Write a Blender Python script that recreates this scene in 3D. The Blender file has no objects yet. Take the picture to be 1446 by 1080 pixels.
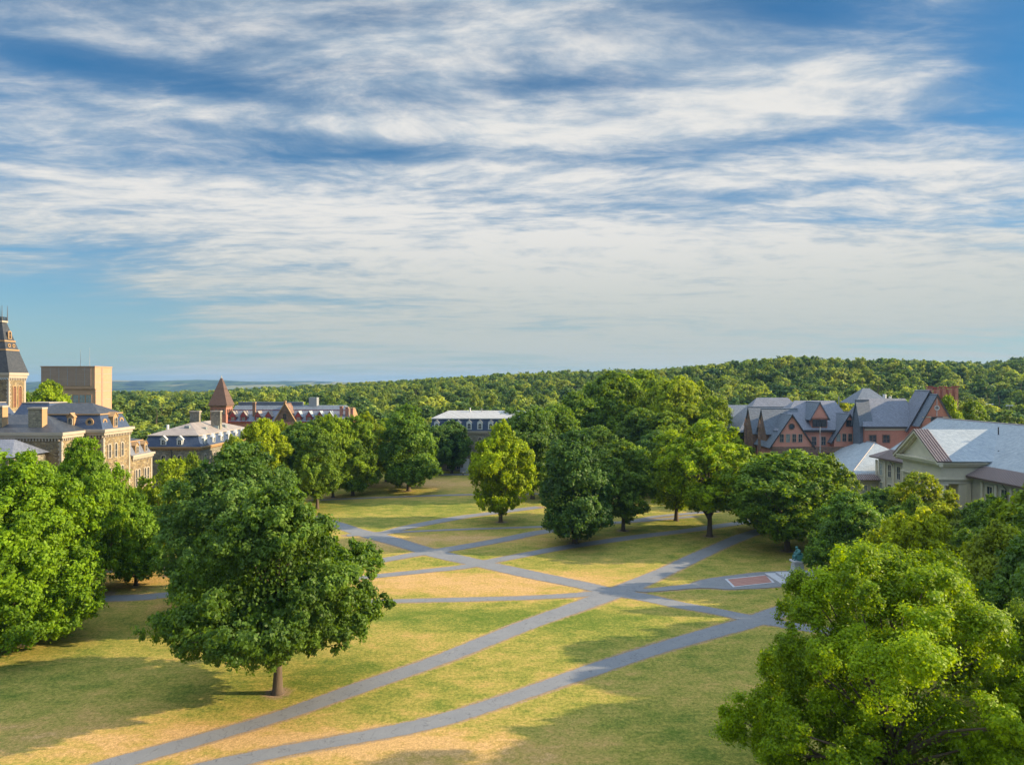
import bpy, bmesh, math, random
import numpy as np
from mathutils import Vector, Matrix
S = bpy.context.scene
R = math.radians
# ------------------------------------------------------------------ camera, world, sun, exposure
CAMH = 32.0
cd = bpy.data.cameras.new("camera"); cam = bpy.data.objects.new("camera", cd)
S.collection.objects.link(cam); S.camera = cam
cd.sensor_width = 36; cd.lens = 36*1000/1446; cd.clip_end = 40000; cd.clip_start = 0.5
cam.location = (0, 0, CAMH); cam.rotation_euler = (R(90), 0, 0)
S.view_settings.view_transform = 'Standard'; S.view_settings.look = 'None'
S.view_settings.exposure = 1.6; S.view_settings.gamma = 1.0
SUN_EL, SUN_AZ = 21.5, 89.0        # azimuth clockwise from +Y (ahead)
sl = bpy.data.lights.new("sun", 'SUN'); sun = bpy.data.objects.new("sun", sl); S.collection.objects.link(sun)
sl.energy = 3.15; sl.angle = R(0.5); sl.color = (1.0, 0.80, 0.52)
_e, _a = R(SUN_EL), R(SUN_AZ)
sdir = Vector((math.sin(_a)*math.cos(_e), math.cos(_a)*math.cos(_e), math.sin(_e)))
sun.rotation_euler = (-sdir).to_track_quat('-Z', 'Y').to_euler()

class NT:
    """small node helper"""
    def __init__(s, nt): s.nt = nt; s.n = nt.nodes; s.l = nt.links
    def node(s, t, **k):
        o = s.n.new(t)
        for a, b in k.items(): setattr(o, a, b)
        return o
    def set(s, sock, v):
        if isinstance(v, bpy.types.NodeSocket): s.l.new(v, sock)
        elif v is not None: sock.default_value = v
    def m(s, op, a, b=None, c=None, clamp=False):
        o = s.node('ShaderNodeMath', operation=op); o.use_clamp = clamp
        for i, v in enumerate((a, b, c)):
            if v is not None: s.set(o.inputs[i], v)
        return o.outputs[0]
    def noise(s, vec, scale, detail=5, rough=.55, dist=0, dim='3D'):
        o = s.node('ShaderNodeTexNoise', noise_dimensions=dim); s.set(o.inputs['Vector'], vec)
        o.inputs['Scale'].default_value = scale; o.inputs['Detail'].default_value = detail
        o.inputs['Roughness'].default_value = rough; o.inputs['Distortion'].default_value = dist
        return o.outputs[0]
    def ss(s, v, a, b, x=0., y=1.):
        o = s.node('ShaderNodeMapRange', interpolation_type='SMOOTHSTEP'); s.set(o.inputs[0], v)
        for i, q in enumerate((a, b, x, y)): s.set(o.inputs[i+1], q)
        return o.outputs[0]
    def mix(s, f, a, b, mode='MIX'):
        o = s.node('ShaderNodeMix', data_type='RGBA', blend_type=mode)
        s.set(o.inputs[0], f)
        for i, v in ((6, a), (7, b)):
            if not isinstance(v, bpy.types.NodeSocket): v = tuple(v)+(1,)*(4-len(v))
            s.set(o.inputs[i], v)
        return o.outputs[2]
    def map(s, vec, scale=(1,1,1), rot=(0,0,0), loc=(0,0,0)):
        o = s.node('ShaderNodeMapping'); s.set(o.inputs[0], vec)
        o.inputs['Scale'].default_value = scale; o.inputs['Rotation'].default_value = rot; o.inputs['Location'].default_value = loc
        return o.outputs[0]
    def comb(s, x, y, z=0.):
        o = s.node('ShaderNodeCombineXYZ')
        for i, v in enumerate((x, y, z)): s.set(o.inputs[i], v)
        return o.outputs[0]
    def hsv(s, c, h=.5, sa=1., v=1.):
        o = s.node('ShaderNodeHueSaturation'); s.set(o.inputs['Color'], c)
        s.set(o.inputs['Hue'], h); s.set(o.inputs['Saturation'], sa); s.set(o.inputs['Value'], v)
        return o.outputs[0]

W = bpy.data.worlds.new("World"); S.world = W; W.use_nodes = True
w = NT(W.node_tree); w.n.clear()
sky = w.node('ShaderNodeTexSky', sky_type='NISHITA'); sky.sun_disc = False
sky.sun_elevation = R(SUN_EL); sky.sun_rotation = R(SUN_AZ); sky.altitude = 250
sky.air_density = 1.0; sky.dust_density = 0.6; sky.ozone_density = 2.5
tc = w.node('ShaderNodeTexCoord').outputs['Generated']
sp = w.node('ShaderNodeSeparateXYZ'); w.l.new(tc, sp.inputs[0]); dx, dy, dz = sp.outputs
zz = w.m('MAXIMUM', dz, 0.0)
den = w.m('ADD', zz, 0.10)
px_, py_ = w.m('DIVIDE', dx, den), w.m('DIVIDE', dy, den)
az = w.m('ARCTAN2', dx, dy)             # azimuth from straight ahead
P = w.comb(px_, py_, 0.)
warp = w.node('ShaderNodeTexNoise'); w.l.new(w.map(P, (.55, .9, 1)), warp.inputs['Vector']); warp.inputs['Scale'].default_value = 1.; warp.inputs['Detail'].default_value = 4
wv = w.node('ShaderNodeVectorMath', operation='SCALE'); w.l.new(warp.outputs['Color'], wv.inputs[0]); wv.inputs['Scale'].default_value = .7
wa = w.node('ShaderNodeVectorMath', operation='ADD'); w.l.new(P, wa.inputs[0]); w.l.new(wv.outputs[0], wa.inputs[1])
PW = wa.outputs[0]
n1 = w.noise(w.map(PW, (.42, 1.15, 1), (0, 0, R(-7)), (2.3, 5.1, 0)), 1.0, 5, .5)
n2 = w.noise(w.map(PW, (1.15, 3.6, 1), (0, 0, R(-12)), (7.7, 1.1, 0)), 1.0, 8, .60)
n3 = w.noise(w.map(PW, (5.5, 10., 1), (0, 0, R(10)), (1, 3, 0)), 1.0, 7, .62)
def blob(a0, e0, sa, se, amp):           # a patch of more / less cloud in a direction of the sky (azimuth, sine of elevation)
    q = w.m('ADD', w.m('POWER', w.m('DIVIDE', w.m('SUBTRACT', az, a0), sa), 2.), w.m('POWER', w.m('DIVIDE', w.m('SUBTRACT', dz, e0), se), 2.))
    return w.m('MULTIPLY', w.m('EXPONENT', w.m('MULTIPLY', q, -1.)), amp)
cov = w.m('ADD', w.m('MULTIPLY', n1, .42), w.m('ADD', w.m('MULTIPLY', n2, .44), w.m('MULTIPLY', n3, .14)))
for b in ((.02, .19, .50, .075, .20), (-.1, .37, .45, .06, .035), (.33, .36, .20, .035, .06), (-.5, .27, .3, .06, .05),
          (-.60, .06, .16, .055, -.26), (.66, .34, .10, .09, -.22), (.50, .30, .10, .03, -.06), (.55, .15, .3, .08, .10),
          (.08, .385, .18, .012, -.09), (-.50, .36, .22, .014, -.09), (.40, .445, .12, .03, -.12), (-.62, .46, .14, .02, -.06),
          (.10, .335, .22, .02, .06), (.12, .300, .5, .011, -.07), (-.35, .315, .3, .010, -.07), (.30, .245, .16, .010, -.07), (.1, .08, .5, .07, .12), (-.4, .325, .3, .018, .05)):
    cov = w.m('ADD', cov, blob(*b))
fac = w.ss(cov, .40, .64)
thin = w.ss(cov, .28, .55)
den_c = w.m('ADD', w.m('MULTIPLY', fac, .78), w.m('MULTIPLY', thin, .24), clamp=True)
skyc = w.mix(1.0, sky.outputs[0], (.21, .50, .64), 'MULTIPLY')
# colour of cloud: warm near the horizon, white with pale grey above
lit = w.mix(w.ss(w.m('ADD', cov, w.m('MULTIPLY', w.m('SUBTRACT', n3, .5), .6)), .40, .74), (2.2, 2.8, 3.4), (4.5, 4.45, 4.3))
lowc = w.mix(w.ss(dz, .0, .26), (3.1, 3.25, 2.95), lit)
col = w.mix(den_c, skyc, lowc)
hor = w.m('MULTIPLY', w.ss(dz, .22, -.01), .66)
col = w.mix(hor, col, (2.6, 3.0, 2.95))
up = w.ss(dz, .46, .72, 1., 3.3)   # sky above the view boosted, added fill for shaded ground and trees
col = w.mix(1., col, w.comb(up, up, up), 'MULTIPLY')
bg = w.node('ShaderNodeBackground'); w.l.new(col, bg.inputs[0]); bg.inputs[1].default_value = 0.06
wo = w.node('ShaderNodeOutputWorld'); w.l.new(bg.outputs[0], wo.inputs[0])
S.render.engine = 'CYCLES'
S.cycles.max_bounces = 6; S.cycles.transparent_max_bounces = 8; S.cycles.transmission_bounces = 4; S.cycles.volume_bounces = 0
S.cycles.volume_step_rate = 10

# ------------------------------------------------------------------ helpers
COL = S.collection
def link(o, parent=None):
    COL.objects.link(o)
    if parent is not None: o.parent = parent
    return o
def tag(o, label, cat=None, group=None, kind=None):
    if label: o['label'] = label
    if cat: o['category'] = cat
    if group: o['group'] = group
    if kind: o['kind'] = kind
    return o
def thing(name, label, cat, loc=(0, 0, 0), rz=0, group=None):
    o = bpy.data.objects.new(name, None); o.empty_display_size = .5
    link(o); o.location = loc; o.rotation_euler = (0, 0, rz)
    return tag(o, label, cat, group)
class MB:
    def __init__(s): s.v = []; s.f = []
    def add(s, vs, fs):
        k = len(s.v); s.v += [tuple(v) for v in vs]; s.f += [tuple(i+k for i in f) for f in fs]; return s
    def box(s, x0, x1, y0, y1, z0, z1):
        return s.add([(x0,y0,z0),(x1,y0,z0),(x1,y1,z0),(x0,y1,z0),(x0,y0,z1),(x1,y0,z1),(x1,y1,z1),(x0,y1,z1)],
                     [(0,3,2,1),(4,5,6,7),(0,1,5,4),(1,2,6,5),(2,3,7,6),(3,0,4,7)])
    def frus(s, b, z0, t, z1):
        (x0,x1,y0,y1), (a0,a1,c0,c1) = b, t
        return s.add([(x0,y0,z0),(x1,y0,z0),(x1,y1,z0),(x0,y1,z0),(a0,c0,z1),(a1,c0,z1),(a1,c1,z1),(a0,c1,z1)],
                     [(0,3,2,1),(4,5,6,7),(0,1,5,4),(1,2,6,5),(2,3,7,6),(3,0,4,7)])
    def hip(s, b, z0, r0, r1, z1, th=.0):
        """hip roof; ridge from r0=(x,y) to r1; ridge along x or y"""
        x0,x1,y0,y1 = b
        vs = [(x0,y0,z0),(x1,y0,z0),(x1,y1,z0),(x0,y1,z0),(r0[0],r0[1],z1),(r1[0],r1[1],z1)]
        if abs(r1[0]-r0[0]) >= abs(r1[1]-r0[1]):
            fs = [(0,1,5,4),(1,2,5),(2,3,4,5),(3,0,4),(0,3,2,1)]
        else:
            fs = [(0,1,4),(1,2,5,4),(2,3,5),(3,0,4,5),(0,3,2,1)]
        return s.add(vs, fs)
    def gable(s, x0, x1, y0, y1, z0, z1, axis='y', over=0.):
        """prism whose ridge runs along axis"""
        if axis == 'y':
            xm = (x0+x1)/2
            vs = [(x0,y0,z0),(x1,y0,z0),(xm,y0,z1),(x0,y1,z0),(x1,y1,z0),(xm,y1,z1)]
        else:
            ym = (y0+y1)/2
            vs = [(x0,y1,z0),(x0,y0,z0),(x0,ym,z1),(x1,y1,z0),(x1,y0,z0),(x1,ym,z1)]
        return s.add(vs, [(0,1,2),(4,3,5),(1,4,5,2),(3,0,2,5),(0,3,4,1)])
    def slab(s, pts, n, t):
        """thick polygon: pts in a plane, extruded by -n*t"""
        n = Vector(n).normalized(); k = len(pts)
        a = [Vector(p) for p in pts]; b = [p - n*t for p in a]
        return s.add(a+b, [tuple(range(k)), tuple(range(2*k-1, k-1, -1))] + [(i, i+k, (i+1) % k + k, (i+1) % k) for i in range(k)])
    def tube(s, pts, rad, n=8, cap=True):
        pts = [Vector(p) for p in pts]; rings = []
        for i, p in enumerate(pts):
            d = (pts[min(i+1, len(pts)-1)] - pts[max(i-1, 0)]).normalized()
            u = d.cross(Vector((0, 1, .01)) if abs(d.y) < .9 else Vector((1, 0, 0))).normalized(); v = d.cross(u)
            rings.append([p + (u*math.cos(a) + v*math.sin(a))*rad[i] for a in [2*math.pi*j/n for j in range(n)]])
        vs = [q for r in rings for q in r]; fs = []
        for i in range(len(pts)-1):
            for j in range(n):
                fs.append((i*n+j, i*n+(j+1) % n, (i+1)*n+(j+1) % n, (i+1)*n+j))
        if cap: fs += [tuple(range(n-1, -1, -1)), tuple((len(pts)-1)*n+j for j in range(n))]
        return s.add(vs, fs)
    def build(s, name, mat, parent=None, label=None, smooth=False):
        me = bpy.data.meshes.new(name); me.from_pydata([tuple(v) for v in s.v], [], s.f); me.update()
        bm = bmesh.new(); bm.from_mesh(me); bmesh.ops.recalc_face_normals(bm, faces=bm.faces); bm.to_mesh(me); bm.free()
        if smooth: me.polygons.foreach_set('use_smooth', [True]*len(me.polygons))
        me.materials.append(mat)
        o = bpy.data.objects.new(name, me); link(o, parent)
        if parent is not None and parent.type == 'EMPTY' and parent.location.length > 0: pass
        if label: o['label'] = label
        return o
def inst(src, name, parent, mw):
    o = bpy.data.objects.new(name, src); link(o, parent); o.matrix_basis = mw; return o

# ------------------------------------------------------------------ materials
def mat(name):
    m = bpy.data.materials.new(name); m.use_nodes = True; q = NT(m.node_tree)
    bs = q.n['Principled BSDF']; return m, q, bs
def wpos(q): return q.node('ShaderNodeNewGeometry').outputs['Position']
def bump(q, bs, h, dist, st=.6):
    b = q.node('ShaderNodeBump'); b.inputs['Strength'].default_value = st; b.inputs['Distance'].default_value = dist
    q.l.new(h, b.inputs['Height']); q.l.new(b.outputs[0], bs.inputs['Normal'])
def wallvec(q):
    """(horizontal run, height) from world position: works on every axis-aligned wall"""
    g = q.node('ShaderNodeNewGeometry'); s = q.node('ShaderNodeSeparateXYZ'); q.l.new(g.outputs['Position'], s.inputs[0])
    return q.comb(q.m('ADD', s.outputs[0], s.outputs[1]), s.outputs[2], 0.)
def m_plain(name, c, rough=.7, var=.12, sc=1.5, metal=0.):
    m, q, b = mat(name); n = q.noise(wpos(q), sc, 6, .6); n2 = q.noise(wpos(q), sc*.15, 3)
    v = q.m('ADD', q.m('MULTIPLY', q.m('SUBTRACT', n, .5), var*2.4), q.m('ADD', 1., q.m('MULTIPLY', q.m('SUBTRACT', n2, .5), var*1.6)))
    q.l.new(q.hsv(tuple(c)+(1,), .5, 1., v) if False else q.mix(1., c, q.comb(v, v, v), 'MULTIPLY'), b.inputs['Base Color'])
    b.inputs['Roughness'].default_value = rough; b.inputs['Metallic'].default_value = metal
    return m
def m_brick(name, c1, c2, mortar, bw, bh, var=.3, rough=.85, ms=.02):
    m, q, b = mat(name); v = wallvec(q); t = q.node('ShaderNodeTexBrick'); q.l.new(v, t.inputs['Vector'])
    t.inputs['Color1'].default_value = tuple(c1)+(1,); t.inputs['Color2'].default_value = tuple(c2)+(1,); t.inputs['Mortar'].default_value = tuple(mortar)+(1,)
    t.inputs['Scale'].default_value = 1.; t.inputs['Brick Width'].default_value = bw; t.inputs['Row Height'].default_value = bh
    t.inputs['Mortar Size'].default_value = ms; t.inputs['Bias'].default_value = 0.
    n = q.noise(wpos(q), .35, 5, .6); n2 = q.noise(q.map(v, (3.5, 3.5, 1)), 1., 3, .6)
    k = q.m('ADD', 1.-var*.9, q.m('ADD', q.m('MULTIPLY', n, var), q.m('MULTIPLY', n2, var*.8)))
    q.l.new(q.mix(1., t.outputs[0], q.comb(k, k, k), 'MULTIPLY'), b.inputs['Base Color']); b.inputs['Roughness'].default_value = rough
    bump(q, b, t.outputs['Fac'], -.02, .5)
    return m
def m_stone(name, cols, size=.5):
    m, q, b = mat(name); v = wallvec(q); vm = q.map(v, (1/size*.8, 1/size*1.5, 1))
    t = q.node('ShaderNodeTexVoronoi'); q.l.new(vm, t.inputs['Vector']); t.inputs['Scale'].default_value = 1.
    e = q.node('ShaderNodeTexVoronoi', feature='DISTANCE_TO_EDGE'); q.l.new(vm, e.inputs['Vector']); e.inputs['Scale'].default_value = 1.
    r = q.node('ShaderNodeValToRGB'); sx = q.node('ShaderNodeSeparateColor'); q.l.new(t.outputs['Color'], sx.inputs[0]); q.l.new(sx.outputs[0], r.inputs[0])
    r.color_ramp.elements[0].color = tuple(cols[0])+(1,); r.color_ramp.elements[1].color = tuple(cols[-1])+(1,)
    for i, c in enumerate(cols[1:-1]):
        el = r.color_ramp.elements.new((i+1)/(len(cols)-1)); el.color = tuple(c)+(1,)
    n = q.noise(wpos(q), .25, 4, .6); k = q.ss(n, .25, .75, .78, 1.15)
    c = q.mix(1., q.mix(q.ss(e.outputs[0], .0, .09), (.15, .125, .095), r.outputs[0]), q.comb(k, k, k), 'MULTIPLY')
    q.l.new(c, b.inputs['Base Color']); b.inputs['Roughness'].default_value = .9
    bump(q, b, q.ss(e.outputs[0], .0, .12), .04, .6)
    return m
def m_slate(name, c1, c2, w_=.45, h_=.22, streak=.25, rough=.55):
    """slates laid in courses: courses follow height, joints run along the eave"""
    m, q, b = mat(name); v = wallvec(q); t = q.node('ShaderNodeTexBrick'); q.l.new(q.map(v, (1, 1.6, 1)), t.inputs['Vector'])
    t.inputs['Color1'].default_value = tuple(c1)+(1,); t.inputs['Color2'].default_value = tuple(c2)+(1,)
    t.inputs['Mortar'].default_value = tuple(x*.5 for x in c1)+(1,)
    t.inputs['Scale'].default_value = 1.; t.inputs['Brick Width'].default_value = w_; t.inputs['Row Height'].default_value = h_*1.6
    t.inputs['Mortar Size'].default_value = .018; t.inputs['Bias'].default_value = -.1
    n = q.noise(wpos(q), .22, 6, .65); n2 = q.noise(q.map(v, (1.2, .25, 1)), 1.2, 5, .6); n3 = q.noise(wpos(q), 2.4, 4, .7)
    k = q.m('ADD', 1.-streak*1.4, q.m('ADD', q.m('MULTIPLY', n, streak), q.m('ADD', q.m('MULTIPLY', n2, streak), q.m('MULTIPLY', n3, streak*.8))))
    q.l.new(q.mix(1., t.outputs[0], q.comb(k, k, k), 'MULTIPLY'), b.inputs['Base Color']); b.inputs['Roughness'].default_value = rough
    bump(q, b, q.m('ADD', t.outputs['Fac'], q.m('MULTIPLY', n3, .6)), -.03, .5)
    return m
M = {}
M['stone'] = m_stone('rubble stone', [(.13,.09,.05), (.30,.215,.105), (.23,.165,.085), (.37,.285,.16), (.18,.14,.09)], .55)
M['greystone'] = m_stone('grey rubble stone', [(.15,.14,.11), (.30,.27,.20), (.22,.20,.15), (.36,.32,.24)], .6)
M['trim'] = m_plain('pale limestone trim', (.40, .34, .27), .8, .10)
M['trimwarm'] = m_plain('warm sandstone trim', (.38, .235, .115), .8, .12)
M['white'] = m_plain('white painted trim', (.62, .62, .60), .6, .05)
M['slate'] = m_slate('blue grey slate', (.11,.135,.17), (.16,.185,.22))
M['slatedk'] = m_slate('dark slate', (.035,.042,.055), (.065,.07,.08))
M['slateblue'] = m_slate('navy mansard slate', (.035,.06,.12), (.06,.09,.16))
M['slatepl'] = m_slate('pale grey slate', (.30,.345,.38), (.40,.44,.46), .5, .25, .3, .6)
M['slatepurple'] = m_slate('purple grey slate', (.15,.165,.205), (.21,.22,.265), .4, .2, .35)
M['roofbrown'] = m_slate('brown flat roof metal', (.27,.225,.195), (.34,.29,.25), 1.2, 2.5, .2, .6)
M['roofgrey'] = m_slate('light grey roof', (.36,.35,.34), (.42,.42,.41), 1.2, 3.0, .15, .6)
M['copper'] = m_plain('brown copper roofing', (.155, .105, .095), .45, .18, 2.)
M['copperpl'] = m_plain('pale rib of copper roofing', (.36, .29, .27), .5, .1)
M['redtile'] = m_brick('red brown spire tile', (.115,.068,.052), (.15,.088,.068), (.08,.05,.04), .5, .25, .4)
M['redbrick'] = m_brick('red brick', (.40,.15,.105), (.48,.19,.135), (.3,.2,.16), .3, .12, .3, ms=.01)
M['salmon'] = m_brick('salmon red brick', (.64,.26,.185), (.70,.30,.215), (.5,.28,.22), .3, .12, .25, ms=.008)
M['brownstone'] = m_stone('brown sandstone', [(.14,.07,.045), (.25,.13,.08), (.2,.11,.075), (.3,.18,.12)], .6)
M['redtrim'] = m_plain('dark red painted trim', (.30, .05, .055), .6, .1)
M['darktrim'] = m_plain('dark roof edge', (.045, .04, .042), .6, .15)
M['conc'] = m_plain('tan board marked concrete', (.47, .28, .165), .85, .12, .6)
M['concshade'] = m_slate('concrete in painted shade', (.32,.215,.155), (.36,.25,.18), 6., 1.1, .12, .85)  # darker copy of the concrete, shade put into the colour
M['lime'] = m_plain('grey buff limestone', (.46, .42, .33), .85, .16, .8)
M['limelt'] = m_plain('cream limestone', (.60, .54, .41), .85, .14, .8)
M['metal'] = m_plain('grey painted metal', (.30, .31, .32), .5, .1)
M['black'] = m_plain('black ironwork', (.03, .03, .035), .5, .1)
M['bronze'] = m_plain('green patina bronze', (.06, .21, .21), .5, .35, 3.)
M['granite'] = m_plain('pale granite', (.44, .44, .46), .7, .12, 3.)
M['pbrick'] = m_brick('red paving brick', (.30,.13,.10), (.38,.19,.15), (.3,.22,.18), .4, .2, .3)
M['wood'] = m_plain('louvre wood', (.26, .10, .055), .8, .2)
m, q, b = mat('dark window glass'); q.l.new(q.mix(q.noise(wpos(q), .6, 2), (.015,.02,.028), (.06,.08,.10)), b.inputs['Base Color']); b.inputs['Roughness'].default_value = .12
M['glass'] = m
m, q, b = mat('pale blind window'); q.l.new(q.mix(q.noise(wpos(q), 1.1, 2), (.10,.14,.15), (.42,.46,.44)), b.inputs['Base Color']); b.inputs['Roughness'].default_value = .2
M['blind'] = m
m, q, b = mat('asphalt')
p = wpos(q); n = q.noise(p, .35, 6, .6); f = q.noise(p, 14., 4, .7); cr = q.noise(q.map(p, (1, .5, 1)), 1.6, 7, .75)
c = q.mix(n, (.150, .158, .172), (.225, .225, .225)); c = q.mix(q.ss(cr, .57, .75), c, (.28, .26, .235)); c = q.mix(q.ss(q.m('ABSOLUTE', q.m('SUBTRACT', q.noise(p, .55, 3, .5, .4), .5)), .0, .010, .55, 0.), c, (.055, .055, .058))
k = q.ss(f, .2, .8, .82, 1.18)
q.l.new(q.mix(1., c, q.comb(k, k, k), 'MULTIPLY'), b.inputs['Base Color']); b.inputs['Roughness'].default_value = .85; bump(q, b, f, .01)
M['asphalt'] = m
m, q, b = mat('bark'); n = q.noise(q.map(wpos(q), (5, 5, 1)), 1., 5, .7)
q.l.new(q.mix(n, (.055,.038,.026), (.17,.125,.085)), b.inputs['Base Color']); b.inputs['Roughness'].default_value = .95; bump(q, b, n, .06, .8)
M['bark'] = m
# lawn: dry / green / path-edge come from mesh attributes (what the turf is, not how it is lit)
m, q, b = mat('lawn and land')
def at(q, n):
    o = q.node('ShaderNodeAttribute'); o.attribute_name = n; return o.outputs['Fac']
p = wpos(q); dry = at(q, 'dry'); edge = at(q, 'edge'); wild = at(q, 'wild')
nb = q.noise(p, .045, 5, .6); nm = q.noise(q.map(p, (.6, 1, 1)), .42, 6, .72); nf = q.noise(p, 2.4, 5, .8); nff = q.noise(q.map(p, (1, 1.7, 1)), 6.5, 4, .85)
dd = q.m('ADD', dry, q.m('ADD', q.m('MULTIPLY', q.m('SUBTRACT', nb, .5), .6), q.m('ADD', q.m('MULTIPLY', q.m('SUBTRACT', nm, .5), 1.5), q.m('MULTIPLY', q.m('SUBTRACT', nf, .5), 1.0))))
r = q.node('ShaderNodeValToRGB'); q.l.new(dd, r.inputs[0]); cr = r.color_ramp
cr.elements[0].position = .05; cr.elements[0].color = (.105, .155, .020, 1)
cr.elements[1].position = 1.0; cr.elements[1].color = (.53, .33, .135, 1)
for ps, c in ((.28, (.175, .20, .034)), (.45, (.27, .25, .048)), (.62, (.355, .285, .068)), (.80, (.455, .30, .09))):
    e = cr.elements.new(ps); e.color = c+(1,)
c = q.mix(q.ss(q.m('ADD', edge, q.m('MULTIPLY', q.m('SUBTRACT', nf, .5), 1.6)), .55, .9), r.outputs[0], (.30, .215, .135))
k = q.ss(nff, .28, .72, .50, 1.42); k2 = q.ss(nf, .3, .7, .76, 1.2)
c = q.mix(1., c, q.comb(k, k, k), 'MULTIPLY'); c = q.mix(1., c, q.comb(k2, k2, k2), 'MULTIPLY')
# far land: woods and fields
wn = q.noise(p, .0012, 4, .6); wf = q.node('ShaderNodeTexVoronoi'); q.l.new(q.map(p, (.0035, .0016, 0.)), wf.inputs['Vector']); wf.inputs['Scale'].default_value = 1.
sx = q.node('ShaderNodeSeparateColor'); q.l.new(wf.outputs['Color'], sx.inputs[0])
wc = q.mix(q.ss(q.m('ADD', sx.outputs[0], q.m('MULTIPLY', wn, .3)), .96, .99), q.mix(q.ss(q.noise(q.map(p, (1, .4, 1)), .006, 8, .8), .38, .62), (.006, .016, .008), (.085, .125, .035)), (.20, .19, .085))
c = q.mix(wild, c, wc)
q.l.new(c, b.inputs['Base Color']); b.inputs['Roughness'].default_value = .95; b.inputs['Specular IOR Level'].default_value = .1
bump(q, b, q.m('ADD', nff, nf), .07, .7)
M['lawn'] = m
def leafmat(name, use_obj):
    m, q, b = mat(name)
    lv = at(q, 'lv')
    oi = q.node('ShaderNodeObjectInfo')
    if use_obj:
        base = oi.outputs['Color']
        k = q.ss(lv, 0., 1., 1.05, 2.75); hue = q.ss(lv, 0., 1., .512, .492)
        c = q.hsv(base, hue, 1.12, k)
    else:
        r = q.node('ShaderNodeValToRGB'); q.l.new(oi.outputs['Random'], r.inputs[0]); cr = r.color_ramp
        cr.elements[0].color = (.08, .15, .045, 1); cr.elements[1].color = (.34, .38, .065, 1)
        for ps, cc in ((.3, (.12, .19, .036)), (.55, (.17, .235, .038)), (.8, (.26, .32, .055))):
            e = cr.elements.new(ps); e.color = cc+(1,)
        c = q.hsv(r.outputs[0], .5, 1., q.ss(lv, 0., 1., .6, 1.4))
    q.l.new(c, b.inputs['Base Color']); b.inputs['Roughness'].default_value = .55; b.inputs['Specular IOR Level'].default_value = .25
    tr = q.node('ShaderNodeBsdfTranslucent'); q.l.new(q.hsv(c, .485, 1.15, 1.9), tr.inputs['Color'])
    mx = q.node('ShaderNodeMixShader'); mx.inputs[0].default_value = .36
    q.l.new(b.outputs[0], mx.inputs[1]); q.l.new(tr.outputs[0], mx.inputs[2])
    q.l.new(mx.outputs[0], q.n['Material Output'].inputs['Surface'])
    return m
M['leaf'] = leafmat('foliage', True); M['leaffar'] = leafmat('foliage of the woods', False)

# ------------------------------------------------------------------ terrain
SKX = [-400, 0, 160, 290, 330, 400, 460, 560, 600, 680, 760, 850, 950, 1000, 1050, 1120, 1200, 1260, 1300, 1350, 1390, 1446, 1900]
SKY = [560, 556, 553, 553, 549, 546, 542, 537, 534, 532, 528, 524, 519, 513, 509, 504, 509, 509, 511, 513, 516, 508, 512]
def sst(a, b, x): t = np.clip((x-a)/(b-a), 0, 1); return t*t*(3-2*t)
def terrain(x, y):
    x = np.asarray(x, float); y = np.asarray(y, float)
    yy = np.maximum(y, 150.); u = x/yy*1000+723
    g = 32 + (540-np.interp(u, SKX, SKY)) - 20.5
    t = .72*sst(300, 620, y)+.28*sst(620, 1000, y)
    hills = 4*np.sin(x*.011+1.3)*np.sin(y*.009+.4)*sst(330, 600, y)
    near = g*t + hills*(1-sst(900, 1050, y))
    far = np.interp(u, [-800, 100, 160, 230, 300, 360, 420, 500, 620, 2500], [36, 38, 43, 41, 44, 40, 30, 20, 0, -30])
    far = far + 8*np.sin(x*.0021)*np.cos(y*.0017+x*.0007) + 9*np.sin(x*.0047+y*.0031) + 6*np.sin(x*.0093-y*.0052+2)
    f = sst(1150, 2600, y); rise = sst(4200, 6800, y)
    return near*(1-f) + f*(-95*(1-rise) + far*rise)
xs = np.unique(np.concatenate([np.linspace(-9500, -1000, 60), np.linspace(-1000, -160, 60), np.arange(-160, -95, 3.), np.arange(-95, 105, .8), np.arange(105, 190, 3.), np.linspace(190, 1000, 60), np.linspace(1000, 9500, 60)]))
ys = np.unique(np.concatenate([np.linspace(-400, 30, 40), np.arange(30, 270, .8), np.arange(270, 420, 4.), np.linspace(420, 2600, 130), np.linspace(2600, 9500, 120)]))
GX, GY = np.meshgrid(xs, ys); GZ = terrain(GX, GY)

def gp(px, py):                     # where a spot of the flat quad lies
    D = CAMH*1000/(py-540); return ((px-723)*D/1000, D)
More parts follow.
